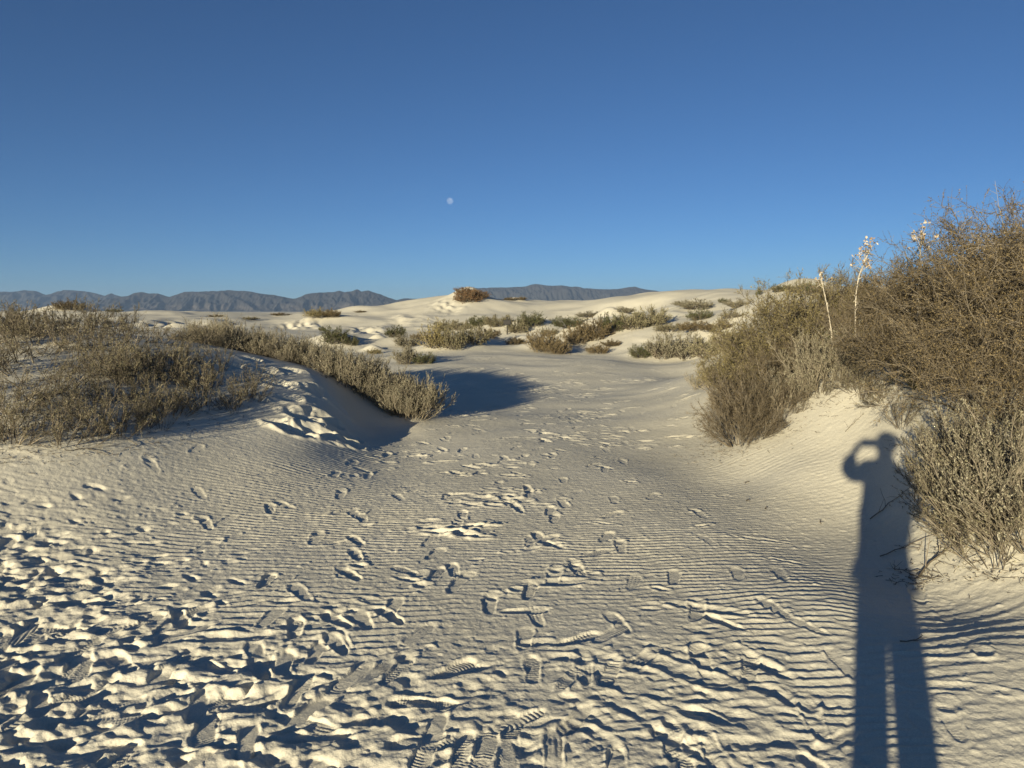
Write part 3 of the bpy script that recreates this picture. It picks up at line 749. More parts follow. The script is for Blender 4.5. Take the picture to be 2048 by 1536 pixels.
for k in range(26):
    px = -20 + k * 19 + rp.uniform(-8, 8); py = 664 + max(0, px - 300) * 0.17 + rp.uniform(-2, 8)
    x, y, z = hit(px, py)
    shrub(WISPY[k % 4], x, y, 'thin grey wisp of shrub on the skyline of the left mound, ' + ('near the left edge' if px < 160 else 'above its middle' if px < 320 else 'near the bare ridge'), 'wispy shrub', 'thin wisps along the skyline of the left mound',
          rp.uniform(0.6, 1.1), rz=k * 2.0, name='wispy_shrub')
for k, (px, D, s_, lab) in enumerate(((-60, 9.2, 1.1, 'large scrub cut by the left edge on the crest of the mound'), (10, 9.4, 1.15, 'large scrub on the crest of the left mound, nearest the left edge'), (70, 9.0, 1.05, 'broad scrub on the mound crest below the far dark bush'),
        (130, 9.5, 1.1, 'tall scrub on the mound crest directly below the far dark bush'), (190, 9.2, 1.0, 'scrub on the mound crest just right of the tall one'), (245, 9.7, 0.9, 'low scrub on the mound crest above the dark hollow'),
        (300, 10.0, 0.8, 'last low scrub on the mound crest before the pale ridge row'), (360, 10.4, 0.8, 'scrub where the mound crest meets the pale ridge row'))):
    x, y = at(px, D); shrub(SCRUB[k % 3], x, y, lab, 'shrub', 'scrub along the crest of the left mound', s_, rz=k * 1.1, name='scrubby_shrub')
# the pale row along the ridge and down to its tip
line = [(400, 690), (470, 700), (560, 722), (640, 742), (700, 775), (760, 806), (806, 832), (830, 843)]
lp = [(a_, b_) for a_, b_ in line]
for k in range(44):
    t = (k + rp.uniform(-.3, .3)) / 43 * (len(lp) - 1); t = min(max(t, 0), len(lp) - 1.001); i = int(t); f = t - i
    px = lp[i][0] * (1 - f) + lp[i + 1][0] * f; py = lp[i][1] * (1 - f) + lp[i + 1][1] * f
    D0 = (11.0 if px < 600 else 10.9)
    back = rp.uniform(0.0, 0.9) if k % 2 else rp.uniform(0.0, 0.35)
    if px > 800: back *= 0.3
    D = D0 + back - 0.3 * max(0, (px - 700) / 150)
    x, y = at(px, D)
    part_ = ('at the top end, on the mound crest' if px < 470 else 'just below the mound crest' if px < 545 else 'a third of the way down' if px < 620 else 'half way down' if px < 690
             else 'above the shaded slope' if px < 750 else 'over the darkest shade' if px < 800 else 'near the low tip')
    lab = 'pale stiff shrub in the left ridge row, ' + part_
    if k == 43: lab = 'pale shrub at the very tip of the ridge row, leaning over the dark shadow'
    elif k == 42: lab = 'pale shrub second from the tip of the ridge row'
    shrub(SILVER[k % 4], x, y, lab, 'shrub', 'pale shrubs in the row along the left ridge', rp.uniform(0.72, 1.08) * (0.8 if px < 520 else 0.92 if px < 690 else 1.0 if px < 780 else 1.02), rz=k * 1.1, tilt=(rp.normal(0, .1), rp.normal(0.08, .1)), name='ridge_shrub')
for k, (px, D, s, lab) in enumerate(((455, 13.0, 0.72, 'brown rounded shrub behind the ridge row, left one of the two'), (520, 13.6, 0.80, 'brown rounded shrub behind the ridge row with a dark shaded right side'), (555, 13.6, 0.7, 'darkest brown shrub at the right end behind the ridge row'),
        (400, 12.6, 0.62, 'brown shrub behind the bare top of the left ridge'))):
    x, y = at(px, D); shrub(FAR['brown'][k % 2], x, y, lab, 'shrub', 'brown shrubs behind the left ridge', s, rz=k, name='brown_shrub')

# --- far shrubs : (base px, base py, width px, height px, kind, label)
FS = [
 (812, 729, 42, 32, 'silver', 'pale half of the lone bush on its own hummock in the sand flat'), (846, 729, 38, 22, 'green', 'green half of the lone bush on its own hummock, casting a long shadow right'),
 (872, 697, 52, 44, 'gold', 'yellow green bush at the left end of the middle hummock'), (905, 700, 40, 38, 'grey', 'grey bush beside the yellow green one on the middle hummock'),
 (893, 662, 44, 22, 'grey', 'low dark bush behind the yellow green one'), (948, 690, 50, 34, 'grey', 'grey bush sloping to the right above the shaded hollow'),
 (925, 660, 46, 18, 'grey', 'low grey bush on the rise behind the middle hummock'), (960, 652, 46, 18, 'green', 'green bush on the rise left of the small sign'),
 (1000, 654, 44, 22, 'grey', 'grey green bush directly behind the small sign'), (1036, 668, 36, 24, 'grey', 'grey green bush right of the small sign'),
 (1064, 655, 44, 26, 'green', 'arching bush on the slope between the sign and the pale dune'), (1030, 690, 30, 14, 'brown', 'low scrub in the shade to the right of the sign post'),
 (1090, 704, 60, 42, 'brown', 'dense dark grey bush on the right edge of the hollow, alone on its hummock'), (1118, 708, 46, 26, 'brown', 'right hand flank bush of the dense dark one, next to the deep shadow'),
 (1140, 655, 60, 20, 'green', 'low green bush on the pale slope above the dark thicket'), (1155, 690, 50, 34, 'brown', 'lower left bush of the long dark thicket on the pale slope'),
 (1190, 682, 60, 40, 'brown', 'middle bush of the long dark thicket on the pale slope'), (1228, 664, 50, 34, 'green', 'green bush in the long thicket on the pale slope'),
 (1270, 660, 56, 32, 'grey', 'grey bush in the right half of the long thicket'), (1305, 652, 56, 34, 'grey', 'top right bush of the long thicket, below the pale dune'),
 (1196, 708, 34, 18, 'brown', 'small bush at the foot of the pale slope inside its own deep shadow'), (1222, 695, 34, 12, 'brown', 'tiny scrub beside the deep shadow at the foot of the pale slope'),
 (1345, 664, 50, 16, 'grey', 'left bush of the thin dark line across the pale slope'), (1395, 664, 56, 18, 'brown', 'middle bush of the thin dark line across the pale slope'),
 (1440, 664, 56, 18, 'brown', 'right bush of the thin dark line, next to the golden bushes'), (1285, 716, 42, 24, 'green', 'small green bush left of the wide grey green one on the flat'),
 (1330, 720, 60, 40, 'silver', 'wide grey green bush at the near edge of the pale slope, left half'), (1375, 718, 60, 42, 'silver', 'wide grey green bush at the near edge of the pale slope, middle'),
 (1420, 714, 60, 38, 'grey', 'dark grey green bush at the near edge of the pale slope, right half'), (1455, 700, 50, 40, 'grey', 'grey green bush half behind the golden clump'),
 (1395, 620, 60, 16, 'silver', 'thin bush band on the upper pale slope'), (1403, 640, 44, 20, 'green', 'bush under the thin band on the upper pale slope'), (1370, 612, 40, 9, 'grey', 'low left tip of the thin bush band on the upper pale slope'),
 (1446, 606, 16, 9, 'green', 'small round dark green bush on the upper pale slope'), (1480, 614, 50, 14, 'silver', 'sparse pale scrub below the skyline hill'), (1470, 636, 44, 10, 'silver', 'sparse scrub under the skyline hill, lower patch'),
 (1562, 584, 30, 14, 'green', 'dark green bush on the left shoulder of the skyline hill'), (1600, 586, 34, 18, 'grey', 'left bush of the pair crowning the skyline hill'), (1628, 588, 34, 22, 'green', 'right bush of the pair crowning the skyline hill'),
 (935, 606, 44, 20, 'red', 'rusty brown bush on the flank of the central dune peak'), (930, 594, 38, 15, 'red', 'rusty brown bush on the very top of the central dune peak'), (955, 600, 36, 16, 'red', 'rusty brown bush right of the top of the central dune peak'),
 (1020, 602, 20, 6, 'brown', 'low bush on the small notch in the skyline right of the central peak'), (1042, 602, 18, 6, 'brown', 'second low bush on the small notch right of the central peak'),
 (668, 688, 46, 30, 'green', 'very dark bush on the shaded hummock behind the ridge row'), (700, 692, 26, 18, 'green', 'dark bush at the right foot of the shaded hummock'), (792, 675, 36, 22, 'green', 'dark green bush under the tracked slope of the central dune'),
 (812, 694, 40, 20, 'silver', 'pale low bush on the sand tongue between the dark bush and the lone bush'), (748, 708, 24, 10, 'gold', 'small yellow tuft on a sand knob by the ridge row'), (838, 680, 30, 12, 'brown', 'low scrub right of the dark green bush under the tracked slope'),
 (635, 637, 46, 16, 'gold', 'tan grassy bush on the far left dune, left part'), (660, 637, 32, 14, 'brown', 'tan grassy bush on the far left dune, right part'), (644, 662, 12, 9, 'green', 'tiny dark tuft above the shaded hummock'),
 (137, 622, 50, 18, 'brown', 'dark far bush on the plain rising above the left mound'), (228, 624, 24, 6, 'green', 'small dark far bush on the plain beside the left mound'), (10, 620, 30, 6, 'green', 'dark far scrub on the plain at the left edge'),
 (500, 640, 24, 6, 'grey', 'low far scrub on the plain left of the tan bushes'), (560, 632, 30, 5, 'brown', 'dark far scrub below the blue mountains, left of the tan bushes'), (430, 634, 24, 5, 'brown', 'dark far scrub below the highest left mountain'),
 (720, 626, 18, 4, 'brown', 'tiny far scrub at the foot of the middle mountains'), (1100, 672, 30, 14, 'grey', 'low grey scrub behind the dense dark bush'), (1250, 628, 40, 10, 'silver', 'faint scrub line at the foot of the large pale dune'), (1180, 637, 46, 10, 'silver', 'faint scrub left along the foot of the large pale dune'),
 (980, 676, 34, 18, 'brown', 'scrub left of the sign at the edge of the shaded hollow'),
]
for k, (px, py, wp, hp, kind, lab) in enumerate(FS):
    x, y, z = hit(px, py, 12.0)
    wm = wp / F * y; hm = hp / F * y * 1.15
    s = wm / 1.35; szz = hm / 0.80
    ms = FAR[kind][k % len(FAR[kind])]
    shrub(ms, x, y + wm * 0.15, lab, 'shrub', 'far shrubs among the dunes', s, szz, rz=k * 1.7, name='dune_shrub')

# --- yuccas with tall dry stalks
def yucca(px0, D, pts, stalk_r, pods, label, rosette=0.45, seed=1, base_z=None):
    rs = np.random.RandomState(seed)
    P = [W(a_, b_, D) for a_, b_ in pts]
    x, y = P[0][0], P[0][1]; z = grid_z(x, y)
    P = [np.array([x, y, z - 0.05])] + [p for p in P if p[2] > z + 0.1]
    root = empty('yucca', (x, y, z)); off = np.array([x, y, z])
    L = np.array(P) - off
    # smooth the stalk
    n = 14; tt = np.linspace(0, len(L) - 1, n); Q = np.stack([np.interp(tt, np.arange(len(L)), L[:, c]) for c in range(3)], -1)
    Q[1:-1] = (Q[:-2] + 2 * Q[1:-1] + Q[2:]) / 4
    V, Fq = tubes(Q[None], stalk_r, stalk_r * 0.45, 6)
    # short bracts up the stem
    V2, F2 = blades(Q[None], 26, 0.1, 0.75, 0.045, 0.012, 0.7, 0.2, rs)
    V, Fq = merge([(V, Fq), (V2, F2)])
    link(bpy.data.objects.new('flower_stalk', np_mesh('flower_stalk', V, Fq, 4, M_STALK)), root)
    Pb = sprout(Q[None], pods, 0.70, 1.0, 0.12, 0.4, 1.1, 0.25, 3, 0.2, rs, taper=0.3)
    V, Fq = tubes(Pb, 0.003, 0.002)
    link(bpy.data.objects.new('pod_stems', np_mesh('pod_stems', V, Fq, 4, M_STALK)), root)
    # split open papery pods : three curled lobes each
    pr = []
    for tip in Pb[:, -1]:
        ax = nrm(rs.randn(3) + np.array([0, 0, 0.6])); 
        for j in range(3):
            sd = nrm(np.cross(ax, rs.randn(3))); nn = np.cross(ax, sd); Lp = rs.uniform(0.028, 0.042); wd = 0.008
            c0 = tip + sd * 0.004
            pr.append((np.array([c0, c0 + ax * Lp * 0.5 + nn * wd + sd * 0.014, c0 + ax * Lp + sd * 0.02, c0 + ax * Lp * 0.5 - nn * wd + sd * 0.014]), np.array([[0, 1, 2, 3]])))
            pr.append((np.array([c0, c0 + ax * Lp * 0.5 - nn * wd + sd * 0.014, c0 + ax * Lp * 0.55 + sd * 0.03, c0 + ax * Lp * 0.5 + nn * wd + sd * 0.014]), np.array([[0, 1, 2, 3]])))
    V, Fq = merge(pr)
    link(bpy.data.objects.new('seed_pods', np_mesh('seed_pods', V, Fq, 4, M_POD)), root)
    # rosette of stiff blades
    m = 90; a = rs.uniform(0, 6.283, m); el = rs.uniform(0.1, 1.4, m)
    d = np.stack([np.cos(a) * np.cos(el), np.sin(a) * np.cos(el), np.sin(el)], -1)
    s = np.zeros((m, 3)); s[:, 2] = 0.02
    sd = nrm(np.cross(d, np.array([0, 0, 1.0]))); Lr = (rosette * rs.uniform(0.7, 1.1, m))[:, None]
    V = np.stack([s + sd * 0.006, s + d * Lr * 0.5 + sd * 0.009, s + d * Lr, s + d * Lr * 0.5 - sd * 0.009], 1).reshape(-1, 3)
    link(bpy.data.objects.new('leaves', np_mesh('leaves', V, np.arange(len(V)).reshape(-1, 4), 4, M_LEAF_GREEN)), root)
    tag(root, label, 'yucca', 'yuccas with dry flower stalks')
    return root
yucca(1663, 8.9, [(1668, 720), (1664, 670), (1656, 620), (1648, 585), (1641, 546)], 0.007, 9, 'thin yucca stalk, shortest and leftmost, standing against the pale sand hill', seed=1)
yucca(1710, 8.5, [(1712, 700), (1710, 630), (1712, 590), (1716, 555), (1728, 525), (1743, 492)], 0.009, 38, 'yucca stalk bending right with a thick head of tan pods', seed=2)
yucca(1838, 6.9, [(1836, 620), (1838, 560), (1840, 510), (1844, 462)], 0.009, 15, 'straight pale yucca stalk with white pods at the edge of the brown thicket', seed=3)
# young yucca on the skyline
def small_yucca(px, py, hpx, label, seed):
    x, y, z = hit(px, py, 12); rs = np.random.RandomState(seed); Hh = hpx / F * y
    m = 70; a = rs.uniform(0, 6.283, m); el = rs.uniform(0.2, 1.5, m)
    d = np.stack([np.cos(a) * np.cos(el), np.sin(a) * np.cos(el), np.sin(el)], -1); sd = nrm(np.cross(d, np.array([0, 0, 1.0])))
    s = np.zeros((m, 3)); s[:, 2] = Hh * 0.15; Lr = (Hh * rs.uniform(0.6, 1.0, m))[:, None]; wv = Hh * 0.035
    V = np.stack([s + sd * wv * .5, s + d * Lr * 0.5 + sd * wv, s + d * Lr, s + d * Lr * 0.5 - sd * wv], 1).reshape(-1, 3)
    root = empty('yucca', (x, y, z))
    link(bpy.data.objects.new('leaves', np_mesh('leaves', V, np.arange(len(V)).reshape(-1, 4), 4, M_LEAF_GREEN)), root)
    V, Fq = tubes(np.array([[[0, 0, -0.1], [0, 0.02, Hh * 0.1], [0, 0.0, Hh * 0.25]]]), Hh * 0.05, Hh * 0.03, 6)
    link(bpy.data.objects.new('trunk', np_mesh('trunk', V, Fq, 4, M_TWIG)), root)
    tag(root, label, 'yucca')
small_yucca(1519, 592, 17, 'small spiky dark yucca on the skyline of the pale dune, left of the hill bushes', 4)
small_yucca(1513, 592, 8, 'tiny spiky offshoot at the left foot of the skyline yucca', 5)

# --- dead sticks
def stick(px, py, L, ang, nb, label, r=0.004, seed=0, curl=0.35, mat=None):
    rs = np.random.RandomState(seed); x, y, z = hit(px, py)
    n = 7; P = []; p = np.array([x, y]); d = ang
    for i in range(n):
        P.append((p[0], p[1], grid_z(p[0], p[1]) + r + 0.012 * abs(math.sin(i * 1.7 + seed)))); d += rs.normal(0, curl); p = p + np.array([math.cos(d), math.sin(d)]) * L / n
    P = np.array(P); o0 = P[0].copy(); P = P - o0
    V, Fq = tubes(P[None], r, r * 0.4, 5)
    root = empty('dead_stick', tuple(o0))
    link(bpy.data.objects.new('stem', np_mesh('stem', V, Fq, 4, mat or M_TWIG)), root)
    if nb:
        Pb = sprout(P[None], nb, 0.2, 0.95, L * 0.35, 0.4, 0.55, 0.12, 4, 0.25, rs)
        V, Fq = tubes(Pb, r * 0.6, r * 0.25, 3)
        link(bpy.data.objects.new('twigs', np_mesh('twigs', V, Fq, 4, mat or M_TWIG)), root)
    tag(root, label, 'stick', 'dead sticks lying on the sand')
stick(1838, 1160, 0.62, 0.35, 5, 'long crooked dead stick reaching from the shadow edge to the silvery shrubs', 0.008, 1, 0.3)
stick(1760, 1120, 0.45, 0.5, 6, 'forked dead stick lying inside the human shadow at its hip', 0.004, 2, 0.25)
stick(1740, 1040, 0.40, -0.3, 4, 'thin curved dead stick inside the human shadow at its waist', 0.004, 3, 0.3)
stick(1690, 868, 0.30, 0.5, 8, 'small dry branched twig lying on the bare slope left of the shadow head', 0.003, 4, 0.2)
stick(1800, 1290, 0.24, 0.0, 2, 'short dead stick across the right leg of the human shadow', 0.004, 5, 0.3)
stick(1850, 1150, 0.30, 2.4, 5, 'tangle of thin dead twigs at the right edge of the human shadow', 0.003, 6, 0.5)
stick(1440, 895, 0.55, 0.55, 9, 'dry branch lying at the low tip of the right bank', 0.005, 7, 0.3)
stick(1500, 870, 0.40, -0.1, 8, 'dry branch on the sand at the foot of the grey brown bushes', 0.004, 8, 0.3)
stick(1650, 810, 0.35, 0.1, 7, 'dry twig under the pale upright shrubs', 0.003, 9, 0.3)
stick(1850, 930, 0.35, -1.2, 9, 'bare hanging branch beside the shoulder of the human shadow', 0.004, 10, 0.3)
stick(130, 905, 0.45, 0.3, 7, 'thin dry branch on the bright sand at the foot of the left mound', 0.003, 11, 0.3)
stick(275, 895, 0.4, 2.6, 7, 'thin dry branch at the lower edge of the scrub on the left mound', 0.003, 12, 0.3)
for i, (px, py, lab) in enumerate(((1492, 1006, 'dark scrap of plant on the rippled sand, upper left of the scattered ones'), (1530, 1022, 'dark scrap of plant on the rippled sand, lower right of the scattered ones'),
        (1642, 1050, 'small twisted scrap of plant left of the human shadow'), (1498, 966, 'tiny dark scrap of plant nearest the grey brown bushes'))):
    stick(px, py, 0.07, i, 5, lab, 0.004, 20 + i, 0.8)

# --- plant litter : broken bits of twig and dropped leaves lying round the feet of the bushes
def litter(spots, n, seed):
    rs = np.random.RandomState(seed); S = []; D_ = []
    while len(S) < n:
        px, py, sp = spots[rs.randint(len(spots))]
        px_ = px + rs.normal(0, sp); py_ = py + rs.normal(0, sp * 0.30)
        if py_ < 700 or not (-60 < px_ < 2110): continue
        x, y, z = hit(px_, py_); a = rs.uniform(0, 6.28)
        S.append((x, y, z + 0.003)); D_.append((math.cos(a), math.sin(a), rs.normal(0.05, 0.12)))
    S = np.array(S); D_ = np.array(D_); P = grow(S, D_, rs.uniform(0.015, 0.075, n) * (1 + 0.5 * rs.rand(n)), 3, 0.15, 0.0, rs)
    V, Fq = tubes(P, 0.0017, 0.001); V2, F2 = blades(P, 1, 0, 1, 0.018, 0.007, 0.8, 0.0, rs)
    V, Fq = merge([(V, Fq), (V2, F2)])
    o = link(bpy.data.objects.new('plant_litter', np_mesh('plant_litter', V, Fq, 4, M_TWIG)))
    tag(o, kind='stuff')
litter([(1440, 905, 40), (1500, 880, 40), (1560, 850, 40), (1640, 800, 45), (1720, 770, 45), (1790, 800, 50), (1850, 900, 40), (1860, 1000, 35), (1900, 1100, 40), (1990, 1150, 50), (1840, 1160, 30),
        (60, 900, 60), (200, 890, 60), (330, 860, 60), (430, 820, 50), (250, 790, 90), (480, 760, 40), (120, 800, 90)], 1900, 77)
# PLANTS_END
# REST_BEGIN
# ------------------------------------------------------------------ small sign on a post
def box(bm, cx, cy, cz_, sx, sy, sz):
    r = bmesh.ops.create_cube(bm, size=1.0)
    bmesh.ops.scale(bm, vec=(sx, sy, sz), verts=r['verts']); bmesh.ops.translate(bm, vec=(cx, cy, cz_), verts=r['verts'])
def bm_obj(name, bm, mat, parent=None, bev=0.0):
    if bev: bmesh.ops.bevel(bm, geom=bm.edges[:], offset=bev, segments=2, affect='EDGES')
    me = bpy.data.meshes.new(name); bm.to_mesh(me); bm.free(); me.materials.append(mat)
    return link(bpy.data.objects.new(name, me), parent)
M_SIGN, t_, b_ = new_mat('weathered_sign'); b_.inputs['Base Color'].default_value = (0.03, 0.03, 0.032, 1); b_.inputs['Roughness'].default_value = 0.7
M_POST, t_, b_ = new_mat('post_metal'); b_.inputs['Roughness'].default_value = 0.6
n_ = noise_node(t_, 12, 4); t_.links.new(ramp(t_, n_, [(0.3, (0.025, 0.024, 0.024)), (0.7, (0.05, 0.045, 0.04))]), b_.inputs['Base Color'])
x, y, z = hit(1014.5, 669, 12)
u_ = y / F
sg = empty('sign_post', (x, y, z))
bm = bmesh.new(); box(bm, 0, 0, 14 * u_, 2.6 * u_, 2.6 * u_, 28 * u_ + 0.3); bm_obj('post', bm, M_POST, sg, 0.01)
bm = bmesh.new(); box(bm, 0, -0.05, 24 * u_, 15 * u_, 0.04, 9 * u_); bm_obj('sign_board', bm, M_SIGN, sg, 0.008)
bm = bmesh.new(); box(bm, 0, -0.078, 24 * u_, 12.5 * u_, 0.01, 6.6 * u_); bm_obj('sign_face', bm, M_POST, sg, 0.003)
tag(sg, 'small dark sign on a thin post among the bushes beyond the sand flat', 'sign')

# ------------------------------------------------------------------ mountains
M_ROCK, t_, b_ = new_mat('mountain_rock'); b_.inputs['Roughness'].default_value = 0.95
g_ = t_.nodes.new('ShaderNodeNewGeometry')
n_ = noise_node(t_, 0.009, 8, 0.65, g_.outputs['Position'])
sep = t_.nodes.new('ShaderNodeSeparateXYZ'); t_.links.new(g_.outputs['Position'], sep.inputs[0])
ma = t_.nodes.new('ShaderNodeMath'); ma.operation = 'MULTIPLY_ADD'; ma.inputs[1].default_value = 0.0035; t_.links.new(sep.outputs[2], ma.inputs[0]); t_.links.new(n_, ma.inputs[2])
t_.links.new(ramp(t_, ma.outputs[0], [(0.40, (0.022, 0.021, 0.02)), (0.58, (0.060, 0.052, 0.045)), (0.66, (0.095, 0.082, 0.070)), (0.9, (0.04, 0.037, 0.034))]), b_.inputs['Base Color'])

def mountain(name_label, prof, D, depth, seed, rough=1.0, cliff=0.0):
    """prof : skyline (px, py) traced left to right; the range is a real heightfield `depth` metres deep, its crest D metres off"""
    prof = np.array(prof, float); px = np.linspace(prof[0, 0], prof[-1, 0], int((prof[-1, 0] - prof[0, 0]) * 0.9))
    py = np.interp(px, prof[:, 0], prof[:, 1])
    py = py - 1.6 * (fbm(px, px * 0 + 3.3, seed + 2, 22.0, 4, 0.6) + 0.1) * np.clip((612 - py) / 15, 0, 1)
    H = (625 - py) / F * D                       # height above the plain
    rsn = np.random.RandomState(seed)
    nv = 90; v = np.linspace(-1, 1, nv)
    base = -30.0
    Xc = (px - 1024) / F * D
    XX = np.repeat(Xc[None], nv, 0) ; YY = D + v[:, None] * depth / 2 + np.zeros_like(XX)
    s = 1 - np.abs(v)[:, None]
    # gullies : ridged noise running down from the crest
    r1 = 1 - np.abs(fbm(XX + YY * 0.25, YY * 0.30, seed, depth * 0.13, 4, 0.55)) * 3.0
    r2 = fbm(XX, YY, seed + 5, depth * 0.25, 4)
    r3 = 1 - np.abs(fbm(XX + YY * 0.3, YY * 0.5, seed + 9, depth * 0.045, 3, 0.6)) * 3.2
    shape = s ** (0.85 - 0.25 * cliff)
    shape = shape * (1 - (1 - s) * np.clip(0.55 * (1 - r1) * 2, 0, 0.8) * rough) + 0.22 * r2 * s * (1 - s) * 2 + 0.085 * r3 * s * np.minimum(1, (1 - s) * 6) * rough
    if cliff: shape = shape + cliff * 0.10 * sstep(0.62, 0.70, s) - cliff * 0.05 * (1 - sstep(0.40, 0.48, s)) * s
    crest = shape[nv // 2]; shape = shape / np.maximum(shape.max(0), 0.2)
    edge = np.minimum(1, np.minimum(px - px[0], px[-1] - px) / 14.0)[None]
    ZZ = base + (H + 30 + 1.6) * shape * np.clip(edge, 0, 1)
    V = np.stack([XX, YY, ZZ], -1).reshape(-1, 3); nu = len(px)
    i = np.arange(nv - 1)[:, None]; j = np.arange(nu - 1)[None]
    Fq = np.stack([i * nu + j, i * nu + j + 1, (i + 1) * nu + j + 1, (i + 1) * nu + j], -1).reshape(-1, 4)
    o = link(bpy.data.objects.new('mountains', np_mesh('mountains', V, Fq, 4, M_ROCK, True)))
    tag(o, kind='structure')
    return o
mountain('far', [(-120, 590), (-40, 586), (0, 585), (30, 587), (60, 584), (80, 585), (95, 592), (110, 590), (122, 586), (135, 583), (150, 584), (175, 585), (200, 590), (215, 594), (228, 589), (240, 594), (260, 600), (300, 608)], 13500, 2600, 31)
mountain('range', [(150, 618), (200, 606), (225, 600), (245, 596), (262, 595), (275, 589), (290, 587), (305, 590), (320, 589), (335, 594), (345, 596), (360, 592), (374, 586), (400, 586), (430, 585), (450, 584), (470, 583), (490, 584), (510, 587),
                   (530, 590), (555, 593), (575, 598), (590, 600), (598, 598), (615, 591), (640, 588), (670, 587), (682, 584), (692, 587), (708, 585), (716, 582), (725, 586), (738, 583), (750, 588), (765, 592), (780, 598), (795, 602), (812, 599), (835, 600), (850, 604), (900, 608), (960, 616)], 11000, 2200, 37)
mountain('mesa', [(800, 612), (850, 600), (900, 592), (920, 590), (950, 579), (965, 579), (990, 578), (1020, 577), (1050, 576), (1062, 572), (1070, 571), (1090, 573), (1110, 574), (1140, 576), (1150, 575), (1165, 579), (1190, 581), (1210, 582),
                  (1230, 581), (1250, 577), (1268, 577), (1280, 580), (1300, 583), (1340, 590), (1420, 600)], 12500, 1900, 43, 0.9, 1.0)
# low dark scrub plain and pale dune strips in front of the mountains are part of the sand sheet

# ------------------------------------------------------------------ moon
M_MOON, t_, b_ = new_mat('moon_surface')
t_.nodes.remove(b_)
mo = t_.nodes['Material Output']; df = t_.nodes.new('ShaderNodeBsdfDiffuse'); tr = t_.nodes.new('ShaderNodeBsdfTransparent'); ad = t_.nodes.new('ShaderNodeAddShader')
tc = t_.nodes.new('ShaderNodeTexCoord')
t_.links.new(ramp(t_, noise_node(t_, 2.2, 3, 0.5, tc.outputs['Object']), [(0.42, (0.025, 0.025, 0.025)), (0.6, (0.075, 0.072, 0.066))]), df.inputs[0])
t_.links.new(df.outputs[0], ad.inputs[0]); t_.links.new(tr.outputs[0], ad.inputs[1]); t_.links.new(ad.outputs[0], mo.inputs[0])
bm = bmesh.new(); bmesh.ops.create_uvsphere(bm, u_segments=48, v_segments=24, radius=1.0)
for f_ in bm.faces: f_.smooth = True
moon = bm_obj('moon', bm, M_MOON)
d = ray(900, 402); d = d / np.linalg.norm(d)
moon.location = CAM + d * 60000; moon.scale = (60000 * 6.6 / F,) * 3
tag(moon, 'small pale gibbous moon in the blue sky above the dunes', 'moon')

# ------------------------------------------------------------------ haze
M_HAZE = bpy.data.materials.new('haze'); M_HAZE.use_nodes = True
t_ = M_HAZE.node_tree; t_.nodes.clear()
ho = t_.nodes.new('ShaderNodeOutputMaterial'); pv = t_.nodes.new('ShaderNodeVolumePrincipled')
pv.inputs['Color'].default_value = (0.34, 0.50, 0.80, 1); pv.inputs['Density'].default_value = HAZE_D; pv.inputs['Anisotropy'].default_value = 0.0
t_.links.new(pv.outputs[0], ho.inputs['Volume'])
bm = bmesh.new(); box(bm, 0, 0, 0, 1, 1, 1)
hz_o = bm_obj('haze', bm, M_HAZE); hz_o.scale = (33000, 33000, 520); hz_o.location = (0, 0, 520 / 2 - 60)
tag(hz_o, kind='stuff')

# ------------------------------------------------------------------ the photographer, whose shadow falls on the right bank
M_SKIN, t_, b_ = new_mat('skin'); b_.inputs['Base Color'].default_value = (0.50, 0.33, 0.24, 1); b_.inputs['Roughness'].default_value = 0.55
M_COAT, t_, b_ = new_mat('coat_cloth'); b_.inputs['Roughness'].default_value = 0.9
t_.links.new(ramp(t_, noise_node(t_, 30, 5), [(0.3, (0.03, 0.035, 0.05)), (0.7, (0.055, 0.06, 0.08))]), b_.inputs['Base Color'])
M_TROUSER, t_, b_ = new_mat('trouser_cloth'); b_.inputs['Base Color'].default_value = (0.06, 0.06, 0.07, 1); b_.inputs['Roughness'].default_value = 0.9
M_HAIR, t_, b_ = new_mat('hair'); b_.inputs['Base Color'].default_value = (0.05, 0.035, 0.025, 1); b_.inputs['Roughness'].default_value = 0.6
M_PHONE, t_, b_ = new_mat('phone_case'); b_.inputs['Base Color'].default_value = (0.02, 0.02, 0.022, 1); b_.inputs['Roughness'].default_value = 0.35

def skin_mesh(name, nodes, edges, mat, parent=None, sub=2, root=0):
    """nodes : (x, y, z, rx, ry)"""
    me = bpy.data.meshes.new(name); me.from_pydata([n[:3] for n in nodes], edges, [])
    o = bpy.data.objects.new(name, me); sc.collection.objects.link(o)
    m = o.modifiers.new('skin', 'SKIN'); m.use_smooth_shade = True
    for i, n in enumerate(nodes):
        sv = me.skin_vertices[0].data[i]; sv.radius = (n[3], n[4]); sv.use_root = (i == root)
    s_ = o.modifiers.new('sub', 'SUBSURF'); s_.levels = sub; s_.render_levels = sub
    dg = bpy.context.evaluated_depsgraph_get(); me2 = bpy.data.meshes.new_from_object(o.evaluated_get(dg))
    bpy.data.objects.remove(o); me2.name = name; me2.materials.clear(); me2.materials.append(mat)
    return link(bpy.data.objects.new(name, me2), parent)

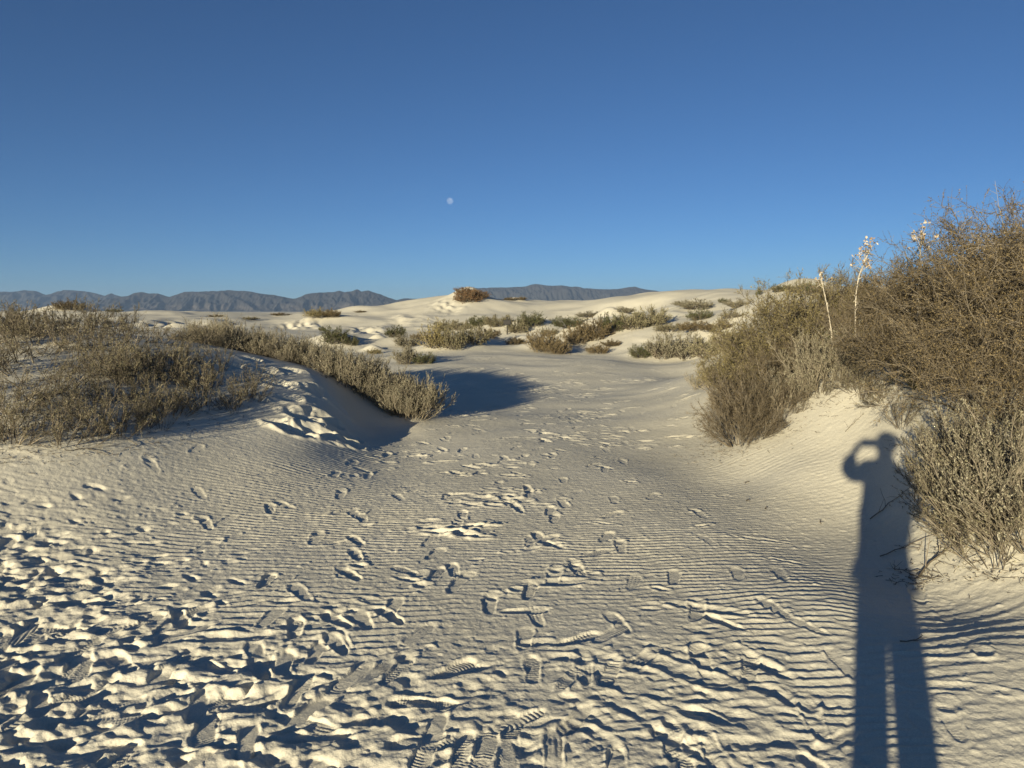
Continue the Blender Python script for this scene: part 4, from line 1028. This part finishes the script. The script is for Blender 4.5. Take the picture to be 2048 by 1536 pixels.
PX, PY = -0.04, -0.36          # where the photographer stands, just behind the camera
def q(x, y, z, rx, ry=None): return (x, y, z, rx, rx if ry is None else ry)
man = empty('person', (PX, PY, 0))
body = [q(0, 0, 0.93, .13, .10), q(0, 0, 1.12, .12, .09), q(0, 0, 1.33, .13, .095), q(.01, 0.0, 1.43, .08, .07), q(.03, 0.01, 1.50, .055), q(.045, 0.035, 1.585, .072, .085), q(.045, 0.03, 1.665, .072, .088), q(.045, .03, 1.70, .045),
        q(-.12, 0, 1.405, .056), q(-.19, 0.10, 1.335, .044), q(-.21, 0.17, 1.385, .040), q(-.145, 0.235, 1.50, .030), q(-.10, 0.255, 1.552, .028, .018),
        q(.13, 0, 1.39, .056), q(.165, -0.02, 1.15, .044), q(.160, 0.05, 0.95, .034), q(.155, 0.09, 0.86, .028, .018),
        q(-.075, 0, .84, .075), q(-.068, 0, .48, .050), q(-.075, -.01, .10, .038), q(-.08, .09, .045, .040, .030), q(-.085, .17, .035, .036, .022),
        q(.085, 0, .84, .075), q(.098, 0, .48, .054), q(.105, -.01, .10, .038), q(.112, .09, .045, .040, .030), q(.122, .17, .035, .036, .022)]
be = [(0, 1), (1, 2), (2, 3), (3, 4), (4, 5), (5, 6), (6, 7), (3, 8), (8, 9), (9, 10), (10, 11), (11, 12), (3, 13), (13, 14), (14, 15), (15, 16), (0, 17), (17, 18), (18, 19), (19, 20), (20, 21), (0, 22), (22, 23), (23, 24), (24, 25), (25, 26)]
# fingers of the raised left hand round the phone, thumb below ; fingers of the hanging right hand
def chain(start, pts, r):
    i0 = len(body)
    for k_, p_ in enumerate(pts): body.append(q(*p_, r * (1 - 0.12 * k_)))
    be.append((start, i0))
    for k_ in range(len(pts) - 1): be.append((i0 + k_, i0 + k_ + 1))
for k_, dz in enumerate((0.030, 0.012, -0.006, -0.022)):
    chain(12, [(-.088, 0.285, 1.562 + dz), (-.060, 0.305, 1.564 + dz), (-.032 - .004 * k_, 0.318, 1.564 + dz)], 0.0085)
chain(12, [(-.075, 0.262, 1.535), (-.045, 0.295, 1.538)], 0.010)
for k_ in range(4):
    chain(16, [(.150, 0.075 + .017 * k_, .815), (.146, 0.070 + .018 * k_, .775 + .004 * k_), (.136, 0.070 + .017 * k_, .75 + .006 * k_)], 0.0085)
chain(16, [(.140, 0.125, .835), (.130, .13, .80)], 0.010)
skin_mesh('body', body, be, M_SKIN, man, 2)
# face details
bm = bmesh.new()
for sx in (-1, 1):
    r_ = bmesh.ops.create_uvsphere(bm, u_segments=12, v_segments=8, radius=0.013); bmesh.ops.translate(bm, vec=(.045 + sx * .031, .112, 1.625), verts=r_['verts'])
bm_obj('eyes', bm, mat_basic('eye_white', (0.5, 0.48, 0.45), 0.3), man)
skin_mesh('nose', [q(.045, .115, 1.628, .010), q(.045, .132, 1.595, .014, .012), q(.045, .118, 1.585, .012)], [(0, 1), (1, 2)], M_SKIN, man, 2)
skin_mesh('mouth', [q(.023, .113, 1.558, .004), q(.045, .120, 1.558, .008), q(.067, .113, 1.558, .004)], [(0, 1), (1, 2)], mat_basic('lips', (0.42, 0.18, 0.15), 0.5), man, 2, 1)
for sx in (-1, 1): skin_mesh('ear', [q(.045 + sx * .078, .025, 1.635, .010, .016), q(.045 + sx * .080, .02, 1.60, .009, .014), q(.045 + sx * .075, .025, 1.575, .007)], [(0, 1), (1, 2)], M_SKIN, man, 1, 1)
bm = bmesh.new(); r_ = bmesh.ops.create_uvsphere(bm, u_segments=28, v_segments=18, radius=1.0)
for v_ in r_['verts']:
    n_v = 1 + 0.05 * math.sin(7 * v_.co.x + 3 * v_.co.z) * math.cos(6 * v_.co.y)
    v_.co = Vector((.047 + v_.co.x * .086 * n_v, .012 + v_.co.y * .094 * n_v, 1.655 + v_.co.z * .092 * n_v))
for f_ in bm.faces: f_.smooth = True
bm_obj('hair', bm, M_HAIR, man)
skin_mesh('coat', [q(0, 0, .95, .195, .125), q(.005, 0, .85, .19, .12), q(.012, 0, .755, .165, .12), q(0, 0, 1.12, .165, .115), q(0, 0, 1.32, .155, .115), q(.005, 0, 1.42, .11, .085), q(.025, 0, 1.475, .088, .075),
        q(-.135, 0, 1.40, .100), q(-.195, 0.10, 1.335, .072), q(-.215, 0.17, 1.385, .074), q(-.150, 0.225, 1.490, .058),
        q(.140, 0, 1.39, .098), q(.155, -0.02, 1.15, .058), q(.155, 0.05, 0.98, .050), q(.155, .08, .92, .044)],
        [(0, 1), (1, 2), (0, 3), (3, 4), (4, 5), (5, 6), (5, 7), (7, 8), (8, 9), (9, 10), (5, 11), (11, 12), (12, 13), (13, 14)], M_COAT, man, 2)
skin_mesh('trousers', [q(.01, 0, .90, .13, .11), q(-.072, 0, .78, .085), q(-.068, 0, .48, .066), q(-.075, -.01, .12, .062), q(.092, 0, .78, .085), q(.100, 0, .48, .072), q(.108, -.01, .12, .066)],
        [(0, 1), (1, 2), (2, 3), (0, 4), (4, 5), (5, 6)], M_TROUSER, man, 2)
for sx in (-.078, .112): skin_mesh('shoe', [q(sx, -.05, .055, .048, .045), q(sx + .002, .06, .045, .052, .04), q(sx * 1.04, .17, .038, .046, .030), q(sx * 1.06, .20, .035, .035, .022)], [(0, 1), (1, 2), (2, 3)], M_PHONE, man, 2, 1)
tag(man, 'person in a long dark coat holding up a phone, seen only as a shadow', 'person')
# the phone, held level in front of the face, its lens at the picture's viewpoint
bm = bmesh.new(); box(bm, 0, 0, 0, 0.155, 0.009, 0.075)
phone = bm_obj('phone', bm, M_PHONE, None, 0.003); phone.location = (0.005, -0.030, 1.587)
bm = bmesh.new()
for dx_, dz_ in ((0.045, 0.014), (0.045, -0.014), (0.026, 0.0)):
    r_ = bmesh.ops.create_cone(bm, cap_ends=True, segments=24, radius1=0.008, radius2=0.008, depth=0.003); bmesh.ops.rotate(bm, cent=(0, 0, 0), matrix=Matrix.Rotation(math.pi / 2, 3, 'X'), verts=r_['verts'])
    bmesh.ops.translate(bm, vec=(dx_ - 0.045, 0.0062, dz_), verts=r_['verts'])
bm_obj('lens', bm, M_HAIR, phone)
tag(phone, 'dark phone held level, seen as a bar in the shadow beside the head', 'phone')
# REST_END
